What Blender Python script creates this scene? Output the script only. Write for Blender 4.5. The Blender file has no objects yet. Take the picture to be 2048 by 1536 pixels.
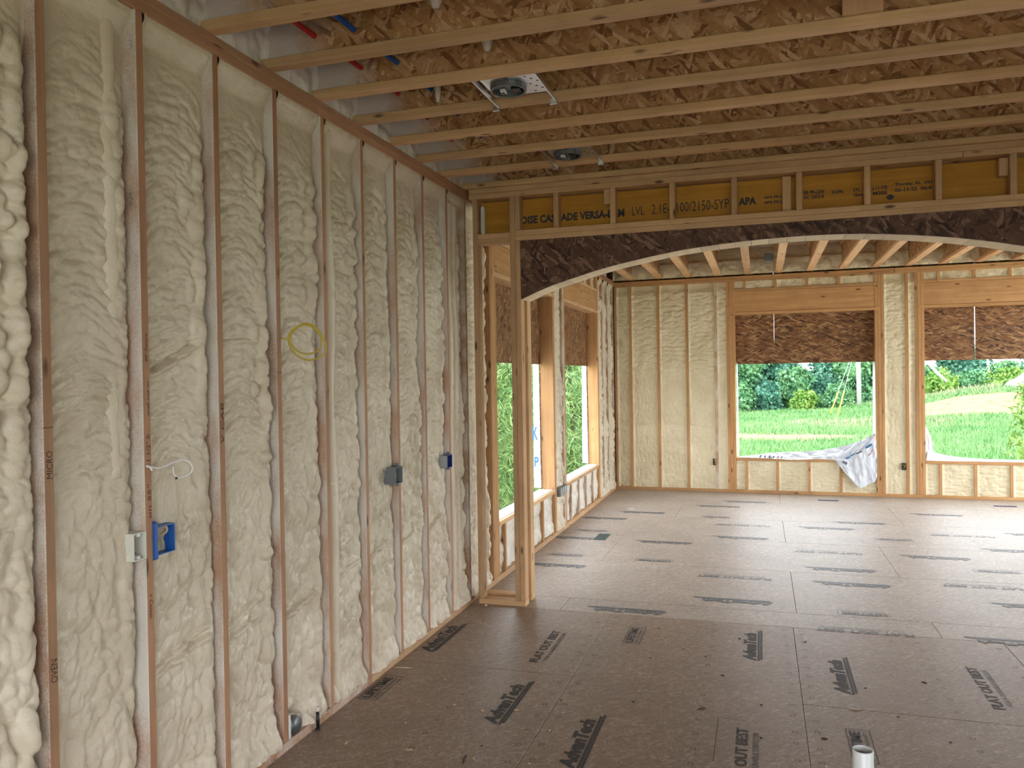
import bpy, bmesh, math, random
import numpy as np
from mathutils import Vector, Matrix, noise as mnoise

SC = bpy.context.scene
COL = SC.collection
random.seed(7)

# ------------------------------------------------------------------ camera
cam = bpy.data.cameras.new('camera')
cam.sensor_width = 36.0
cam.lens = 36.0 * 1596.97 / 2048.0
cam.clip_start = 0.05
cam.clip_end = 600
camo = bpy.data.objects.new('camera', cam)
COL.objects.link(camo)
camo.matrix_world = Matrix(((0.95457875, 0.01231079, 0.29770431, 0.0),
                            (0.29752926, 0.01424337, -0.95460644, 0.0),
                            (-0.01599227, 0.99982277, 0.0099336, 1.669),
                            (0, 0, 0, 1)))
SC.camera = camo

# ------------------------------------------------------------------ sky, exposure
world = bpy.data.worlds.new('sky')
SC.world = world
world.use_nodes = True
wn = world.node_tree.nodes
wl = world.node_tree.links
wn.clear()
wo = wn.new('ShaderNodeOutputWorld')
wb = wn.new('ShaderNodeBackground')
wtc = wn.new('ShaderNodeTexCoord')
wsep = wn.new('ShaderNodeSeparateXYZ')
wr = wn.new('ShaderNodeValToRGB')
wr.color_ramp.elements[0].position = 0.0
wr.color_ramp.elements[0].color = (0.93, 0.97, 1.0, 1)
wr.color_ramp.elements[1].position = 0.8
wr.color_ramp.elements[1].color = (0.86, 0.94, 1.0, 1)
wl.new(wtc.outputs['Generated'], wsep.inputs[0])
wl.new(wsep.outputs['Z'], wr.inputs[0])
wl.new(wr.outputs[0], wb.inputs['Color'])
wb.inputs['Strength'].default_value = 1.0
wl.new(wb.outputs[0], wo.inputs[0])
vs = SC.view_settings
vs.view_transform = 'Standard'
vs.look = 'None'
vs.gamma = 1.0
vs.use_curve_mapping = False
vs.exposure = 2.78

# ------------------------------------------------------------------ helpers
def link(o, parent=None):
    COL.objects.link(o)
    if parent is not None:
        o.parent = parent
    return o

def empty(name, loc=(0, 0, 0), parent=None):
    o = bpy.data.objects.new(name, None)
    o.location = loc
    o.empty_display_size = 0.05
    return link(o, parent)

def tag(o, label, cat, group=None, kind=None):
    o['label'] = label
    o['category'] = cat
    if group:
        o['group'] = group
    if kind:
        o['kind'] = kind
    return o

def struct(o, label, cat='structure'):
    o['kind'] = 'structure'
    o['label'] = label
    o['category'] = cat
    return o

def mk(name, bm, mat, parent=None, smooth=False):
    me = bpy.data.meshes.new(name)
    bm.to_mesh(me)
    bm.free()
    if mat is not None:
        me.materials.append(mat)
    if smooth:
        me.polygons.foreach_set('use_smooth', [True] * len(me.polygons))
    return link(bpy.data.objects.new(name, me), parent)

def mkpy(name, verts, faces, mat, parent=None, smooth=False):
    me = bpy.data.meshes.new(name)
    me.from_pydata([tuple(v) for v in verts], [], [tuple(f) for f in faces])
    me.update()
    if mat is not None:
        me.materials.append(mat)
    if smooth:
        me.polygons.foreach_set('use_smooth', [True] * len(me.polygons))
    return link(bpy.data.objects.new(name, me), parent)

def bx(bm, x0, x1, y0, y1, z0, z1, bev=0.0):
    r = bmesh.ops.create_cube(bm, size=1.0)
    vs_ = r['verts']
    for v in vs_:
        v.co = Vector(((x0 + x1) / 2 + v.co.x * (x1 - x0), (y0 + y1) / 2 + v.co.y * (y1 - y0), (z0 + z1) / 2 + v.co.z * (z1 - z0)))
    if bev > 0:
        es = list({e for v in vs_ for e in v.link_edges})
        bmesh.ops.bevel(bm, geom=es, offset=bev, segments=1, affect='EDGES')

def box(name, x0, x1, y0, y1, z0, z1, mat, parent=None, bev=0.003):
    bm = bmesh.new()
    bx(bm, x0, x1, y0, y1, z0, z1, bev)
    return mk(name, bm, mat, parent)

def tube_bm(bm, pts, r, seg=8, closed_ends=True):
    pts = [Vector(p) for p in pts]
    rings = []
    prev = None
    for i, p in enumerate(pts):
        t = (pts[min(i + 1, len(pts) - 1)] - pts[max(i - 1, 0)]).normalized()
        if prev is None:
            a = Vector((0, 0, 1)) if abs(t.z) < 0.9 else Vector((1, 0, 0))
            n = t.cross(a).normalized()
        else:
            n = (prev - t * prev.dot(t)).normalized()
        prev = n
        b = t.cross(n)
        rr = r[i] if isinstance(r, (list, tuple)) else r
        rings.append([bm.verts.new(p + (n * math.cos(2 * math.pi * k / seg) + b * math.sin(2 * math.pi * k / seg)) * rr) for k in range(seg)])
    for a, b in zip(rings[:-1], rings[1:]):
        for k in range(seg):
            bm.faces.new((a[k], a[(k + 1) % seg], b[(k + 1) % seg], b[k]))
    if closed_ends:
        bm.faces.new(rings[0][::-1])
        bm.faces.new(rings[-1])

def tube(name, pts, r, mat, parent=None, seg=8, smooth=True):
    bm = bmesh.new()
    tube_bm(bm, pts, r, seg)
    return mk(name, bm, mat, parent, smooth)

def spline(pts, n=8):
    P = [Vector(p) for p in pts]
    out = []
    for i in range(len(P) - 1):
        p0, p1, p2, p3 = P[max(i - 1, 0)], P[i], P[i + 1], P[min(i + 2, len(P) - 1)]
        for k in range(n):
            t = k / n
            out.append(0.5 * ((2 * p1) + (p2 - p0) * t + (2 * p0 - 5 * p1 + 4 * p2 - p3) * t * t + (3 * p1 - p0 - 3 * p2 + p3) * t ** 3))
    out.append(P[-1])
    return out

# ------------------------------------------------------------------ materials
class NT:
    def __init__(s, name, rough=0.7, spec=0.5):
        s.m = bpy.data.materials.new(name)
        s.m.use_nodes = True
        s.t = s.m.node_tree
        s.b = s.t.nodes['Principled BSDF']
        s.b.inputs['Roughness'].default_value = rough
        s.b.inputs['Specular IOR Level'].default_value = spec
    def n(s, typ, **kw):
        nd = s.t.nodes.new(typ)
        for k, v in kw.items():
            setattr(nd, k, v)
        return nd
    def l(s, a, b):
        s.t.links.new(a, b)
    def val(s, sock, v):
        if hasattr(v, 'is_output'):
            s.l(v, sock)
        else:
            sock.default_value = v
    def coord(s, which='Object'):
        return s.n('ShaderNodeTexCoord').outputs[which]
    def mapping(s, vec, scale=(1, 1, 1), rot=(0, 0, 0), loc=(0, 0, 0)):
        m = s.n('ShaderNodeMapping')
        s.l(vec, m.inputs[0])
        m.inputs['Scale'].default_value = scale
        m.inputs['Rotation'].default_value = rot
        s.val(m.inputs['Location'], loc)
        return m.outputs[0]
    def noise(s, vec, scale=1.0, detail=3.0, rough=0.55, out='Fac', dist=0.0):
        nd = s.n('ShaderNodeTexNoise')
        if vec is not None:
            s.l(vec, nd.inputs['Vector'])
        nd.inputs['Scale'].default_value = scale
        nd.inputs['Detail'].default_value = detail
        nd.inputs['Roughness'].default_value = rough
        nd.inputs['Distortion'].default_value = dist
        return nd.outputs[out]
    def vor(s, vec, scale=1.0, out='Distance', feature='F1', rnd=1.0):
        nd = s.n('ShaderNodeTexVoronoi', feature=feature)
        s.l(vec, nd.inputs['Vector'])
        nd.inputs['Scale'].default_value = scale
        nd.inputs['Randomness'].default_value = rnd
        return nd.outputs[out]
    def ramp(s, fac, stops, interp='LINEAR'):
        r = s.n('ShaderNodeValToRGB')
        cr = r.color_ramp
        cr.interpolation = interp
        while len(cr.elements) < len(stops):
            cr.elements.new(0.5)
        for e, (p, c) in zip(cr.elements, stops):
            e.position = p
            e.color = (c, c, c, 1) if isinstance(c, (int, float)) else (*c, 1)
        s.l(fac, r.inputs[0])
        return r.outputs[0]
    def mix(s, fac, a, b, mode='MIX'):
        m = s.n('ShaderNodeMix', data_type='RGBA', blend_type=mode)
        s.val(m.inputs[0], fac)
        for i, v in ((6, a), (7, b)):
            if isinstance(v, (tuple, list)):
                m.inputs[i].default_value = (*v[:3], 1)
            else:
                s.l(v, m.inputs[i])
        return m.outputs[2]
    def math(s, op, a, b=0.0):
        m = s.n('ShaderNodeMath', operation=op)
        s.val(m.inputs[0], a)
        s.val(m.inputs[1], b)
        return m.outputs[0]
    def rand(s):
        return s.n('ShaderNodeObjectInfo').outputs['Random']
    def sep(s, vec):
        return s.n('ShaderNodeSeparateXYZ'), vec
    def xyz(s, vec):
        q = s.n('ShaderNodeSeparateXYZ')
        s.l(vec, q.inputs[0])
        return q.outputs
    def normal(s):
        return s.xyz(s.n('ShaderNodeNewGeometry').outputs['Normal'])
    def bump(s, h, strength=0.3, dist=0.01):
        b = s.n('ShaderNodeBump')
        b.inputs['Strength'].default_value = strength
        b.inputs['Distance'].default_value = dist
        s.l(h, b.inputs['Height'])
        s.l(b.outputs[0], s.b.inputs['Normal'])
    def color(s, c):
        if isinstance(c, (tuple, list)):
            s.b.inputs['Base Color'].default_value = (*c[:3], 1)
        else:
            s.l(c, s.b.inputs['Base Color'])

def plain(name, c, rough=0.6, metal=0.0, spec=0.5):
    q = NT(name, rough, spec)
    q.b.inputs['Metallic'].default_value = metal
    v = q.noise(q.coord(), 14.0, 3.0)
    q.color(q.mix(v, tuple(k * 0.88 for k in c), tuple(min(1, k * 1.1) for k in c)))
    return q.m

FOAM_C = (0.74, 0.65, 0.51)

def wood(name, light, dark, axis, spray=None, knots=True):
    q = NT(name, 0.62, 0.35)
    c = q.coord()
    off = q.n('ShaderNodeCombineXYZ')
    r = q.rand()
    for i in range(3):
        q.l(q.math('MULTIPLY', r, 37.0 + 11 * i), off.inputs[i])
    vadd = q.n('ShaderNodeVectorMath', operation='ADD')
    q.l(c, vadd.inputs[0])
    q.l(off.outputs[0], vadd.inputs[1])
    v = vadd.outputs[0]
    sc = [22.0] * 3; sc[axis] = 1.1
    g1 = q.noise(q.mapping(v, sc), 1.0, 4.0, 0.6, dist=0.4)
    sc2 = [120.0] * 3; sc2[axis] = 3.0
    g2 = q.noise(q.mapping(v, sc2), 1.0, 2.0)
    g = q.math('ADD', q.math('MULTIPLY', g1, 0.72), q.math('MULTIPLY', g2, 0.28))
    col = q.ramp(g, [(0.3, dark), (0.52, tuple((a + b) / 2 for a, b in zip(light, dark))), (0.7, light)])
    # tone of each board
    tone = q.ramp(r, [(0.0, (0.80, 0.74, 0.70)), (0.35, (1.0, 0.94, 0.86)), (0.7, (1.08, 1.0, 0.92)), (1.0, (0.92, 0.80, 0.72))])
    col = q.mix(1.0, col, tone, 'MULTIPLY')
    # dirt and handling stains
    st = q.ramp(q.noise(v, 3.1, 4.0, 0.7), [(0.35, 0.78), (0.6, 1.0)])
    col = q.mix(0.7, col, st, 'MULTIPLY')
    if knots:
        ks = [11.0] * 3; ks[axis] = 3.6
        kd = q.vor(q.mapping(v, ks), 1.0)
        col = q.mix(q.ramp(kd, [(0.07, 0.92), (0.16, 0.0)]), col, (0.10, 0.045, 0.02))
    if spray == 'side':
        nx = q.normal()
        face = q.ramp(q.math('MULTIPLY', nx[1], -1.0), [(0.4, 0.0), (0.6, 1.0)])
        big = q.noise(q.mapping(v, (5, 5, 2.2)), 1.0, 3.0, 0.6)
        fine = q.noise(v, 160.0, 2.0)
        mk_ = q.ramp(q.math('ADD', big, q.math('MULTIPLY', fine, 0.35)), [(0.50, 0.12), (0.78, 0.92)])
        col = q.mix(q.math('MULTIPLY', face, mk_), col, (0.70, 0.66, 0.60))
    elif spray == 'all':
        big = q.noise(v, 5.0, 3.0, 0.6)
        fine = q.noise(v, 140.0, 2.0)
        mk_ = q.ramp(q.math('ADD', big, q.math('MULTIPLY', fine, 0.3)), [(0.52, 0.0), (0.80, 0.8)])
        col = q.mix(mk_, col, (0.66, 0.60, 0.52))
    q.color(col)
    q.bump(g, 0.12, 0.004)
    return q.m

def osb(name, pal, ax, flake=1.0, rough=0.6, spray=None, spec=0.35, angs=(0.2, 1.25, -0.75)):
    """oriented strand board: layered flakes in the plane whose normal is axis ax"""
    q = NT(name, rough, spec)
    c0 = q.coord()
    w = q.noise(c0, 6.0, 2.0, out='Color')
    wa = q.n('ShaderNodeVectorMath', operation='MULTIPLY_ADD')
    q.l(w, wa.inputs[0]); wa.inputs[1].default_value = (0.05, 0.05, 0.05); q.l(c0, wa.inputs[2])
    c = wa.outputs[0]
    cols = None
    for i, ang in enumerate(angs):
        rot = [0, 0, 0]; rot[ax] = ang
        sc = [0, 0, 0]
        pl_ = [k for k in range(3) if k != ax]
        sc[pl_[0]] = 9.0 / flake; sc[pl_[1]] = 42.0 / flake; sc[ax] = 6.0
        m1 = q.mapping(c, (1, 1, 1), rot, (0.37 * i, 0.21 * i, 0.53 * i))
        m2 = q.mapping(m1, sc)
        vc = q.vor(m2, 1.0, 'Color')
        vx = q.xyz(vc)
        if cols is None:
            cols = vx[0]; base = vx[1]
        else:
            sel = q.math('GREATER_THAN', vx[2], 0.52)
            mm = q.n('ShaderNodeMix', data_type='FLOAT')
            q.l(sel, mm.inputs[0]); q.l(cols, mm.inputs[2]); q.l(vx[0], mm.inputs[3])
            cols = mm.outputs[0]
    n_ = len(pal)
    col = q.ramp(cols, [((i + 0.5) / n_, p) for i, p in enumerate(pal)])
    gr = q.noise(c0, 55.0, 4.0, 0.65)
    col = q.mix(0.75, col, q.ramp(gr, [(0.3, 0.72), (0.65, 1.06)]), 'MULTIPLY')
    big = q.noise(c0, 2.2, 3.0)
    col = q.mix(0.6, col, q.ramp(big, [(0.3, 0.82), (0.7, 1.1)]), 'MULTIPLY')
    if spray == 'x':
        x = q.xyz(c0)[0]
        e = q.math('ADD', x, q.math('MULTIPLY', q.noise(c0, 7.0, 3.0), 0.30))
        col = q.mix(q.ramp(q.math('ADD', e, 2.5), [(0.74, 0.9), (0.90, 0.0)]), col, (0.62, 0.58, 0.52))
    elif spray == 'y':
        y = q.xyz(c0)[1]
        e = q.math('SUBTRACT', y, q.math('MULTIPLY', q.noise(c0, 4.0, 3.0), 1.1))
        col = q.mix(q.ramp(q.math('MULTIPLY', e, 0.1), [(0.94, 0.0), (1.05, 0.7)]), col, (0.66, 0.58, 0.46))
    q.color(col)
    q.bump(cols, 0.25, 0.003)
    return q.m

def foam_mat(name, c=FOAM_C, fine=55.0, bs=0.35, dark=0.80):
    q = NT(name, 0.42, 0.42)
    o = q.coord()
    big = q.noise(o, 3.0, 4.0, 0.6)
    col = q.mix(q.ramp(big, [(0.3, 0.0), (0.7, 1.0)]), tuple(k * dark * (1, 0.97, 0.9)[i] for i, k in enumerate(c)), tuple(min(1, k * 1.06) for k in c))
    sp = q.noise(o, 160.0, 2.0)
    col = q.mix(0.35, col, q.ramp(sp, [(0.35, 0.86), (0.65, 1.04)]), 'MULTIPLY')
    q.color(col)
    sv = q.vor(q.mapping(q.n('ShaderNodeTexCoord').outputs['Object'], (fine * 0.45, fine * 0.45, fine * 0.8)), 1.0)
    h = q.math('ADD', q.math('MULTIPLY', sv, -0.55), q.math('MULTIPLY', q.noise(o, fine * 2, 3.0), 0.45))
    q.bump(h, bs, 0.012)
    q.l(q.ramp(q.noise(o, 9.0, 2.0), [(0.35, 0.26), (0.7, 0.55)]), q.b.inputs['Roughness'])
    return q.m

SPRUCE_L, SPRUCE_D = (0.77, 0.55, 0.33), (0.56, 0.36, 0.19)
STUD_L, STUD_D = (0.56, 0.34, 0.21), (0.38, 0.21, 0.125)
PINE_L, PINE_D = (0.64, 0.40, 0.19), (0.44, 0.24, 0.10)
W_Z = wood('spruce_upright', SPRUCE_L, SPRUCE_D, 2)
W_X = wood('spruce_crosswise', SPRUCE_L, SPRUCE_D, 0)
W_Y = wood('spruce_lengthwise', SPRUCE_L, SPRUCE_D, 1)
S_Z = wood('stud_oversprayed', STUD_L, STUD_D, 2, 'side')
S_Y = wood('plate_wood', STUD_L, STUD_D, 1)
S_YD = wood('plate_dusty', STUD_L, STUD_D, 1, 'all')
S_ZA = wood('stud_misted', (0.52, 0.36, 0.23), (0.36, 0.23, 0.14), 2, 'all')
P_Z = wood('pine_upright', PINE_L, PINE_D, 2)
P_X = wood('pine_crosswise', PINE_L, PINE_D, 0)
P_Y = wood('pine_lengthwise', PINE_L, PINE_D, 1)
LVL = wood('laminated_veneer', (0.62, 0.33, 0.045), (0.42, 0.195, 0.02), 0, knots=False)
GOLD = [(0.26, 0.125, 0.05), (0.50, 0.29, 0.12), (0.43, 0.235, 0.095), (0.60, 0.38, 0.18), (0.52, 0.30, 0.125), (0.70, 0.49, 0.27)]
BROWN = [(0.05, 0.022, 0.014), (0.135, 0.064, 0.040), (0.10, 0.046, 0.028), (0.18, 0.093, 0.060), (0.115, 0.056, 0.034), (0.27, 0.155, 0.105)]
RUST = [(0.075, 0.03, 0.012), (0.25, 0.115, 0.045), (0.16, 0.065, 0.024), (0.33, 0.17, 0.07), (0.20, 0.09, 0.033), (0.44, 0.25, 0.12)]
FLOORP = [(0.26, 0.178, 0.127), (0.315, 0.225, 0.168), (0.285, 0.20, 0.146), (0.345, 0.252, 0.195), (0.30, 0.212, 0.156), (0.42, 0.335, 0.28)]
OSB_WEB = osb('strand_board_web', GOLD, 1, 0.8, spray='x')
OSB_WEBY = osb('strand_board_web_lengthwise', GOLD, 0, 0.8)
OSB_DECK = osb('strand_board_deck', GOLD, 2, 0.9, spray='y')
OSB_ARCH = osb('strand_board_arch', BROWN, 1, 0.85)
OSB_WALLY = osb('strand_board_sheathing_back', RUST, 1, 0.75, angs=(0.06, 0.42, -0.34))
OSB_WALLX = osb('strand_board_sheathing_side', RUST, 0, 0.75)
OSB_FL_Y = osb('subfloor_board', FLOORP, 2, 0.30, rough=0.46, spec=0.62)
FLOORD = [(0.35, 0.28, 0.225), (0.42, 0.345, 0.285), (0.38, 0.31, 0.255), (0.46, 0.385, 0.325), (0.405, 0.33, 0.27), (0.55, 0.485, 0.43)]  # far floor palette paled and greyed to carry that room's brighter light and sheen
OSB_FL_D = osb('subfloor_board_far_sheen', FLOORD, 2, 0.34, rough=0.47, spec=0.62)
FOAM = foam_mat('spray_foam')
FOAM_F = foam_mat('spray_foam_fine', (0.75, 0.66, 0.46), 42.0, 0.45, 0.86)
FOAM_W = foam_mat('spray_foam_pale', (0.78, 0.75, 0.68), 40.0, 0.3, 0.9)
PAINT = foam_mat('foam_coated_pipe', (0.76, 0.67, 0.53), 60.0, 0.25, 0.9)
INK = plain('black_print', (0.035, 0.035, 0.04), 0.6)
INKF = plain('grey_print', (0.125, 0.135, 0.155), 0.5)  # lighter copy of the black ink, floor sheen over the print put into colour
INKB = plain('blue_print', (0.03, 0.15, 0.34), 0.6)
INKR = plain('red_print', (0.55, 0.07, 0.08), 0.6)
PENCIL = plain('marker_line', (0.06, 0.035, 0.03), 0.8)
BLUE = plain('blue_plastic', (0.012, 0.10, 0.42), 0.35)
DBLUE = plain('deep_blue_plastic', (0.010, 0.03, 0.20), 0.4)
GREYP = plain('grey_plastic', (0.18, 0.20, 0.22), 0.5)
WHITEP = plain('white_plastic', (0.78, 0.80, 0.80), 0.28)
CHALK = plain('oversprayed_plastic', (0.74, 0.73, 0.66), 0.7)
DARK = plain('dark_void', (0.02, 0.02, 0.02), 0.8)
BLACKP = plain('black_rubber', (0.012, 0.012, 0.013), 0.4)
REDP = plain('red_pipe_plastic', (0.50, 0.02, 0.02), 0.35)
YEL = plain('yellow_cable_sheath', (0.58, 0.44, 0.06), 0.45)
CREAM = plain('cream_cable_sheath', (0.74, 0.62, 0.36), 0.5)
WCAB = plain('white_cable_sheath', (0.80, 0.78, 0.76), 0.4)
GALV = plain('galvanized_steel', (0.72, 0.74, 0.76), 0.32, 1.0)
DGALV = plain('dull_steel', (0.20, 0.215, 0.22), 0.45, 0.8)
GREEN = plain('green_duct_metal', (0.04, 0.11, 0.11), 0.5)
CHIP = plain('pale_wood_chip', (0.72, 0.56, 0.40), 0.7)
CONC = plain('concrete', (0.40, 0.39, 0.37), 0.9)

# ------------------------------------------------------------------ foam height fields
def worley(x, y, seed):
    """distance to nearest random point, unit cells"""
    xi = np.floor(x).astype(np.int64); yi = np.floor(y).astype(np.int64)
    best = np.full(x.shape, 9.0)
    for dx in (-1, 0, 1):
        for dy in (-1, 0, 1):
            cx = xi + dx; cy = yi + dy
            h = (cx * 374761393 + cy * 668265263 + seed * 974634541) & 0xffffffff
            h = ((h ^ (h >> 13)) * 1274126177) & 0xffffffff
            h = h ^ (h >> 16)
            px = cx + (h & 0xffff) / 65535.0
            py = cy + ((h >> 16) & 0xffff) / 65535.0
            best = np.minimum(best, (x - px) ** 2 + (y - py) ** 2)
    return best

def dome(x, y, seed):
    return 1.0 - np.clip(worley(x, y, seed), 0, 1.2) * 0.9

def vnoise(x, y, seed):
    xi = np.floor(x).astype(np.int64); yi = np.floor(y).astype(np.int64)
    fx = x - xi; fy = y - yi
    fx = fx * fx * (3 - 2 * fx); fy = fy * fy * (3 - 2 * fy)
    def g(cx, cy):
        h = (cx * 374761393 + cy * 668265263 + seed * 362437) & 0xffffffff
        h = ((h ^ (h >> 13)) * 1274126177) & 0xffffffff
        return ((h ^ (h >> 16)) & 0xffff) / 65535.0
    return (g(xi, yi) * (1 - fx) + g(xi + 1, yi) * fx) * (1 - fy) + (g(xi, yi + 1) * (1 - fx) + g(xi + 1, yi + 1) * fx) * fy

def ss(a, b, x):
    t = np.clip((x - a) / (b - a), 0, 1)
    return t * t * (3 - 2 * t)

HOLES = {'foam': {100 + 31 * 7: [(0.075, 0.035, 0.075, 0.085)]}}
def foam(parent, O, U, V, N, w, h, style, seed, mat=None, res=0.008, rec=0.1, ridges=(), name='foam', amp=1.0):
    """a sprayed bay: grid w x h, pushed out along N from a plane rec behind the framing face"""
    nu = max(4, int(w / res)); nv = max(4, int(h / res))
    u, v = np.meshgrid(np.linspace(0, w, nu + 1), np.linspace(0, h, nv + 1))
    s = u / w
    edge = np.minimum(u, w - u)
    if style == 'roll':
        low = 1 - ss(1.0, 1.5, v + 0.25 * (vnoise(u * 6, v * 3, seed + 9) - 0.5))
        vz = v - 0.07 * np.sin(np.pi * np.clip(s, 0, 1)) + 0.05 * (vnoise(u * 7, v * 7, seed) - 0.5)
        uz = u + 0.03 * (vnoise(u * 8, v * 5, seed + 1) - 0.5)
        hi_ = 0.020 * dome(uz / 0.11, vz / 0.040, seed + 2) + 0.012 * dome(uz / 0.045, vz / 0.022, seed + 3) + 0.016 * dome(uz / 0.24, vz / 0.17, seed + 4)
        lo_ = 0.030 * dome(uz / 0.06, vz / 0.11, seed + 5) + 0.014 * dome(uz / 0.028, vz / 0.04, seed + 6) + 0.012 * dome(uz / 0.16, vz / 0.20, seed + 7)
        f = hi_ * (1 - low) + lo_ * low
        # smooth thin skin below the top plate, bounded by an arc
        topm = ss(h - 0.40, h - 0.16, v + 0.16 * (s - 0.55) ** 2 * 4 - 0.10 + 0.06 * (vnoise(u * 8, v * 8, seed + 8) - 0.5))
        f = f * (1 - 0.93 * topm) + 0.03 * topm + 0.035 * ss(h - 0.10, h - 0.01, v)
        # chain of bulging blobs against the next stud
        rb_ = np.random.default_rng(seed)
        zc = 0.05
        chunk = float(rb_.uniform(0.7, 1.2))
        while zc < h - 0.30:
            env = 0.35 + 0.9 * float(vnoise(np.array([[3.3]]), np.array([[zc / 0.45]]), seed + 13)[0, 0])
            rz = rb_.uniform(0.035, 0.085) * chunk
            ru = rb_.uniform(0.026, 0.044) * chunk
            cu_ = w - 0.020 - ru * 0.8 - rb_.uniform(0.0, 0.026)
            hb = rb_.uniform(0.022, 0.046) * env
            d2 = ((u - cu_) / ru) ** 2 + ((v - zc) / rz) ** 2
            b_ = hb * np.sqrt(np.clip(1 - d2, 0, 1)) + 0.012
            f = np.where(d2 < 1, np.maximum(f, b_ + 0.45 * f), f)
            if rb_.random() < 0.35:
                cu2 = cu_ - ru * rb_.uniform(1.1, 2.2)
                d2 = ((u - cu2) / (ru * 0.8)) ** 2 + ((v - zc - 0.02) / (rz * 0.8)) ** 2
                f = np.where(d2 < 1, np.maximum(f, hb * 0.8 * np.sqrt(np.clip(1 - d2, 0, 1)) + 0.010 + 0.5 * f), f)
            zc += rz * rb_.uniform(0.75, 1.5)
        f = f - 0.030 * ss(w - 0.022, w - 0.004, u) * (1 - topm)
        f = f + 0.034 * ss(0.13, 0.0, v) * ss(0.0, 0.05, edge)
        f = f + 0.012 * ss(0.03, 0.0, u)
    elif style == 'fine':
        vz = v + 0.02 * (vnoise(u * 9, v * 9, seed) - 0.5)
        f1 = 0.026 * dome(u / 0.11, vz / 0.040, seed + 2) + 0.012 * dome(u / 0.04, vz / 0.024, seed + 3)
        f2 = 0.014 * dome(u / 0.03, v / 0.08, seed + 4) + 0.004 * dome(u / 0.08, v / 0.06, seed + 5)
        low = 1 - ss(1.35, 1.75, v + 0.2 * (vnoise(u * 5, v * 2, seed + 6) - 0.5)) if h > 1.8 else np.ones_like(v) * 0.4
        topm = ss(h - 0.14, h - 0.05, v) if h > 1.8 else 0.0
        f = (f1 * (1 - low) + f2 * low) * (1 - topm)
        f = f + 0.015 * ss(0.03, 0.0, edge)
    else:  # lumpy
        f = 0.030 * dome(u / 0.10, v / 0.12, seed + 2) + 0.014 * dome(u / 0.045, v / 0.05, seed + 3) + 0.02 * vnoise(u * 6, v * 6, seed + 5)
        f = f + 0.012 * ss(0.03, 0.0, edge)
    f = f * amp
    for (u0, v0, u1, v1, wd, am) in ridges:
        t = np.clip((u - u0) / max(1e-6, (u1 - u0)), 0, 1)
        vc = v0 + (v1 - v0) * (t ** 1.3) + 0.008 * (vnoise(u * 20, v * 0, seed + 21) - 0.5)
        inside = ss(u0 - 0.02, u0 + 0.01, u) * (1 - ss(u1 - 0.01, u1 + 0.02, u))
        f = f + inside * (am * np.exp(-((v - vc) / wd) ** 2) - am * 0.9 * np.exp(-((v - vc - wd * 1.5) / (wd * 0.5)) ** 2))
    if name in HOLES and seed in HOLES[name]:
        for (hu, hv, hw_, hd) in HOLES[name][seed]:
            f = f - hd * np.exp(-((u - hu) / hw_) ** 4 - ((v - hv) / hw_) ** 4)
    O = np.array(O, float); U = np.array(U, float); V = np.array(V, float); N = np.array(N, float)
    P = O + u[..., None] * U + v[..., None] * V + (f - rec)[..., None] * N
    P = P.reshape(-1, 3)
    i = np.arange((nu + 1) * (nv + 1)).reshape(nv + 1, nu + 1)
    F = np.stack([i[:-1, :-1], i[:-1, 1:], i[1:, 1:], i[1:, :-1]], -1).reshape(-1, 4)
    if np.dot(np.cross(U, V), N) < 0:
        F = F[:, ::-1]
    me = bpy.data.meshes.new(name)
    me.vertices.add(len(P)); me.vertices.foreach_set('co', P.ravel())
    me.loops.add(F.size); me.loops.foreach_set('vertex_index', F.ravel().astype(np.int32))
    me.polygons.add(len(F))
    me.polygons.foreach_set('loop_start', np.arange(0, F.size, 4, dtype=np.int32))
    me.polygons.foreach_set('use_smooth', np.ones(len(F), dtype=bool))
    me.update(calc_edges=True)
    me.validate()
    me.materials.append(mat or FOAM)
    return link(bpy.data.objects.new(name, me), parent)

# ------------------------------------------------------------------ lettering
def text_mesh(s, bold=0.0, shear=0.0, spacing=1.0):
    cu = bpy.data.curves.new('lettering', 'FONT')
    cu.body = s
    cu.offset = bold
    cu.shear = shear
    cu.space_character = spacing
    cu.resolution_u = 2
    ob = bpy.data.objects.new('lettering', cu)
    me = bpy.data.meshes.new_from_object(ob)
    bpy.data.objects.remove(ob)
    bpy.data.curves.remove(cu)
    return me

def lettering(name, parts, origin, xd, up, mat, parent, eps=0.0012):
    """parts: list of ('t', text, x, y, width, height, bold, shear) or ('r', x0, x1, y0, y1); laid out in metres"""
    xd = Vector(xd).normalized(); up = Vector(up).normalized(); n = xd.cross(up)
    O = Vector(origin) + n * eps
    V, F = [], []
    for p in parts:
        if p[0] == 't':
            _, s, x, y, wd, ht, bold, shear = p
            me = text_mesh(s, bold, shear)
            co = np.zeros(len(me.vertices) * 3); me.vertices.foreach_get('co', co); co = co.reshape(-1, 3)
            if len(co) == 0:
                continue
            mn = co.min(0); mx = co.max(0)
            sx = wd / (mx[0] - mn[0]); sy = ht / max(1e-6, mx[1] - mn[1])
            b = len(V)
            for c in co:
                V.append(O + xd * (x + (c[0] - mn[0]) * sx) + up * (y + (c[1] - mn[1]) * sy))
            for f in me.polygons:
                F.append([b + k for k in f.vertices])
            bpy.data.meshes.remove(me)
        else:
            _, x0, x1, y0, y1 = p
            b = len(V)
            for (x, y) in ((x0, y0), (x1, y0), (x1, y1), (x0, y1)):
                V.append(O + xd * x + up * y)
            F.append([b, b + 1, b + 2, b + 3])
    return mkpy(name, V, F, mat, parent)

XW = -2.056          # inner face of the long exterior wall
DEP = 0.14           # depth of its studs
Y1 = 5.515           # near face of the arched partition
ZT = 2.965           # underside of the top plates

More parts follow.
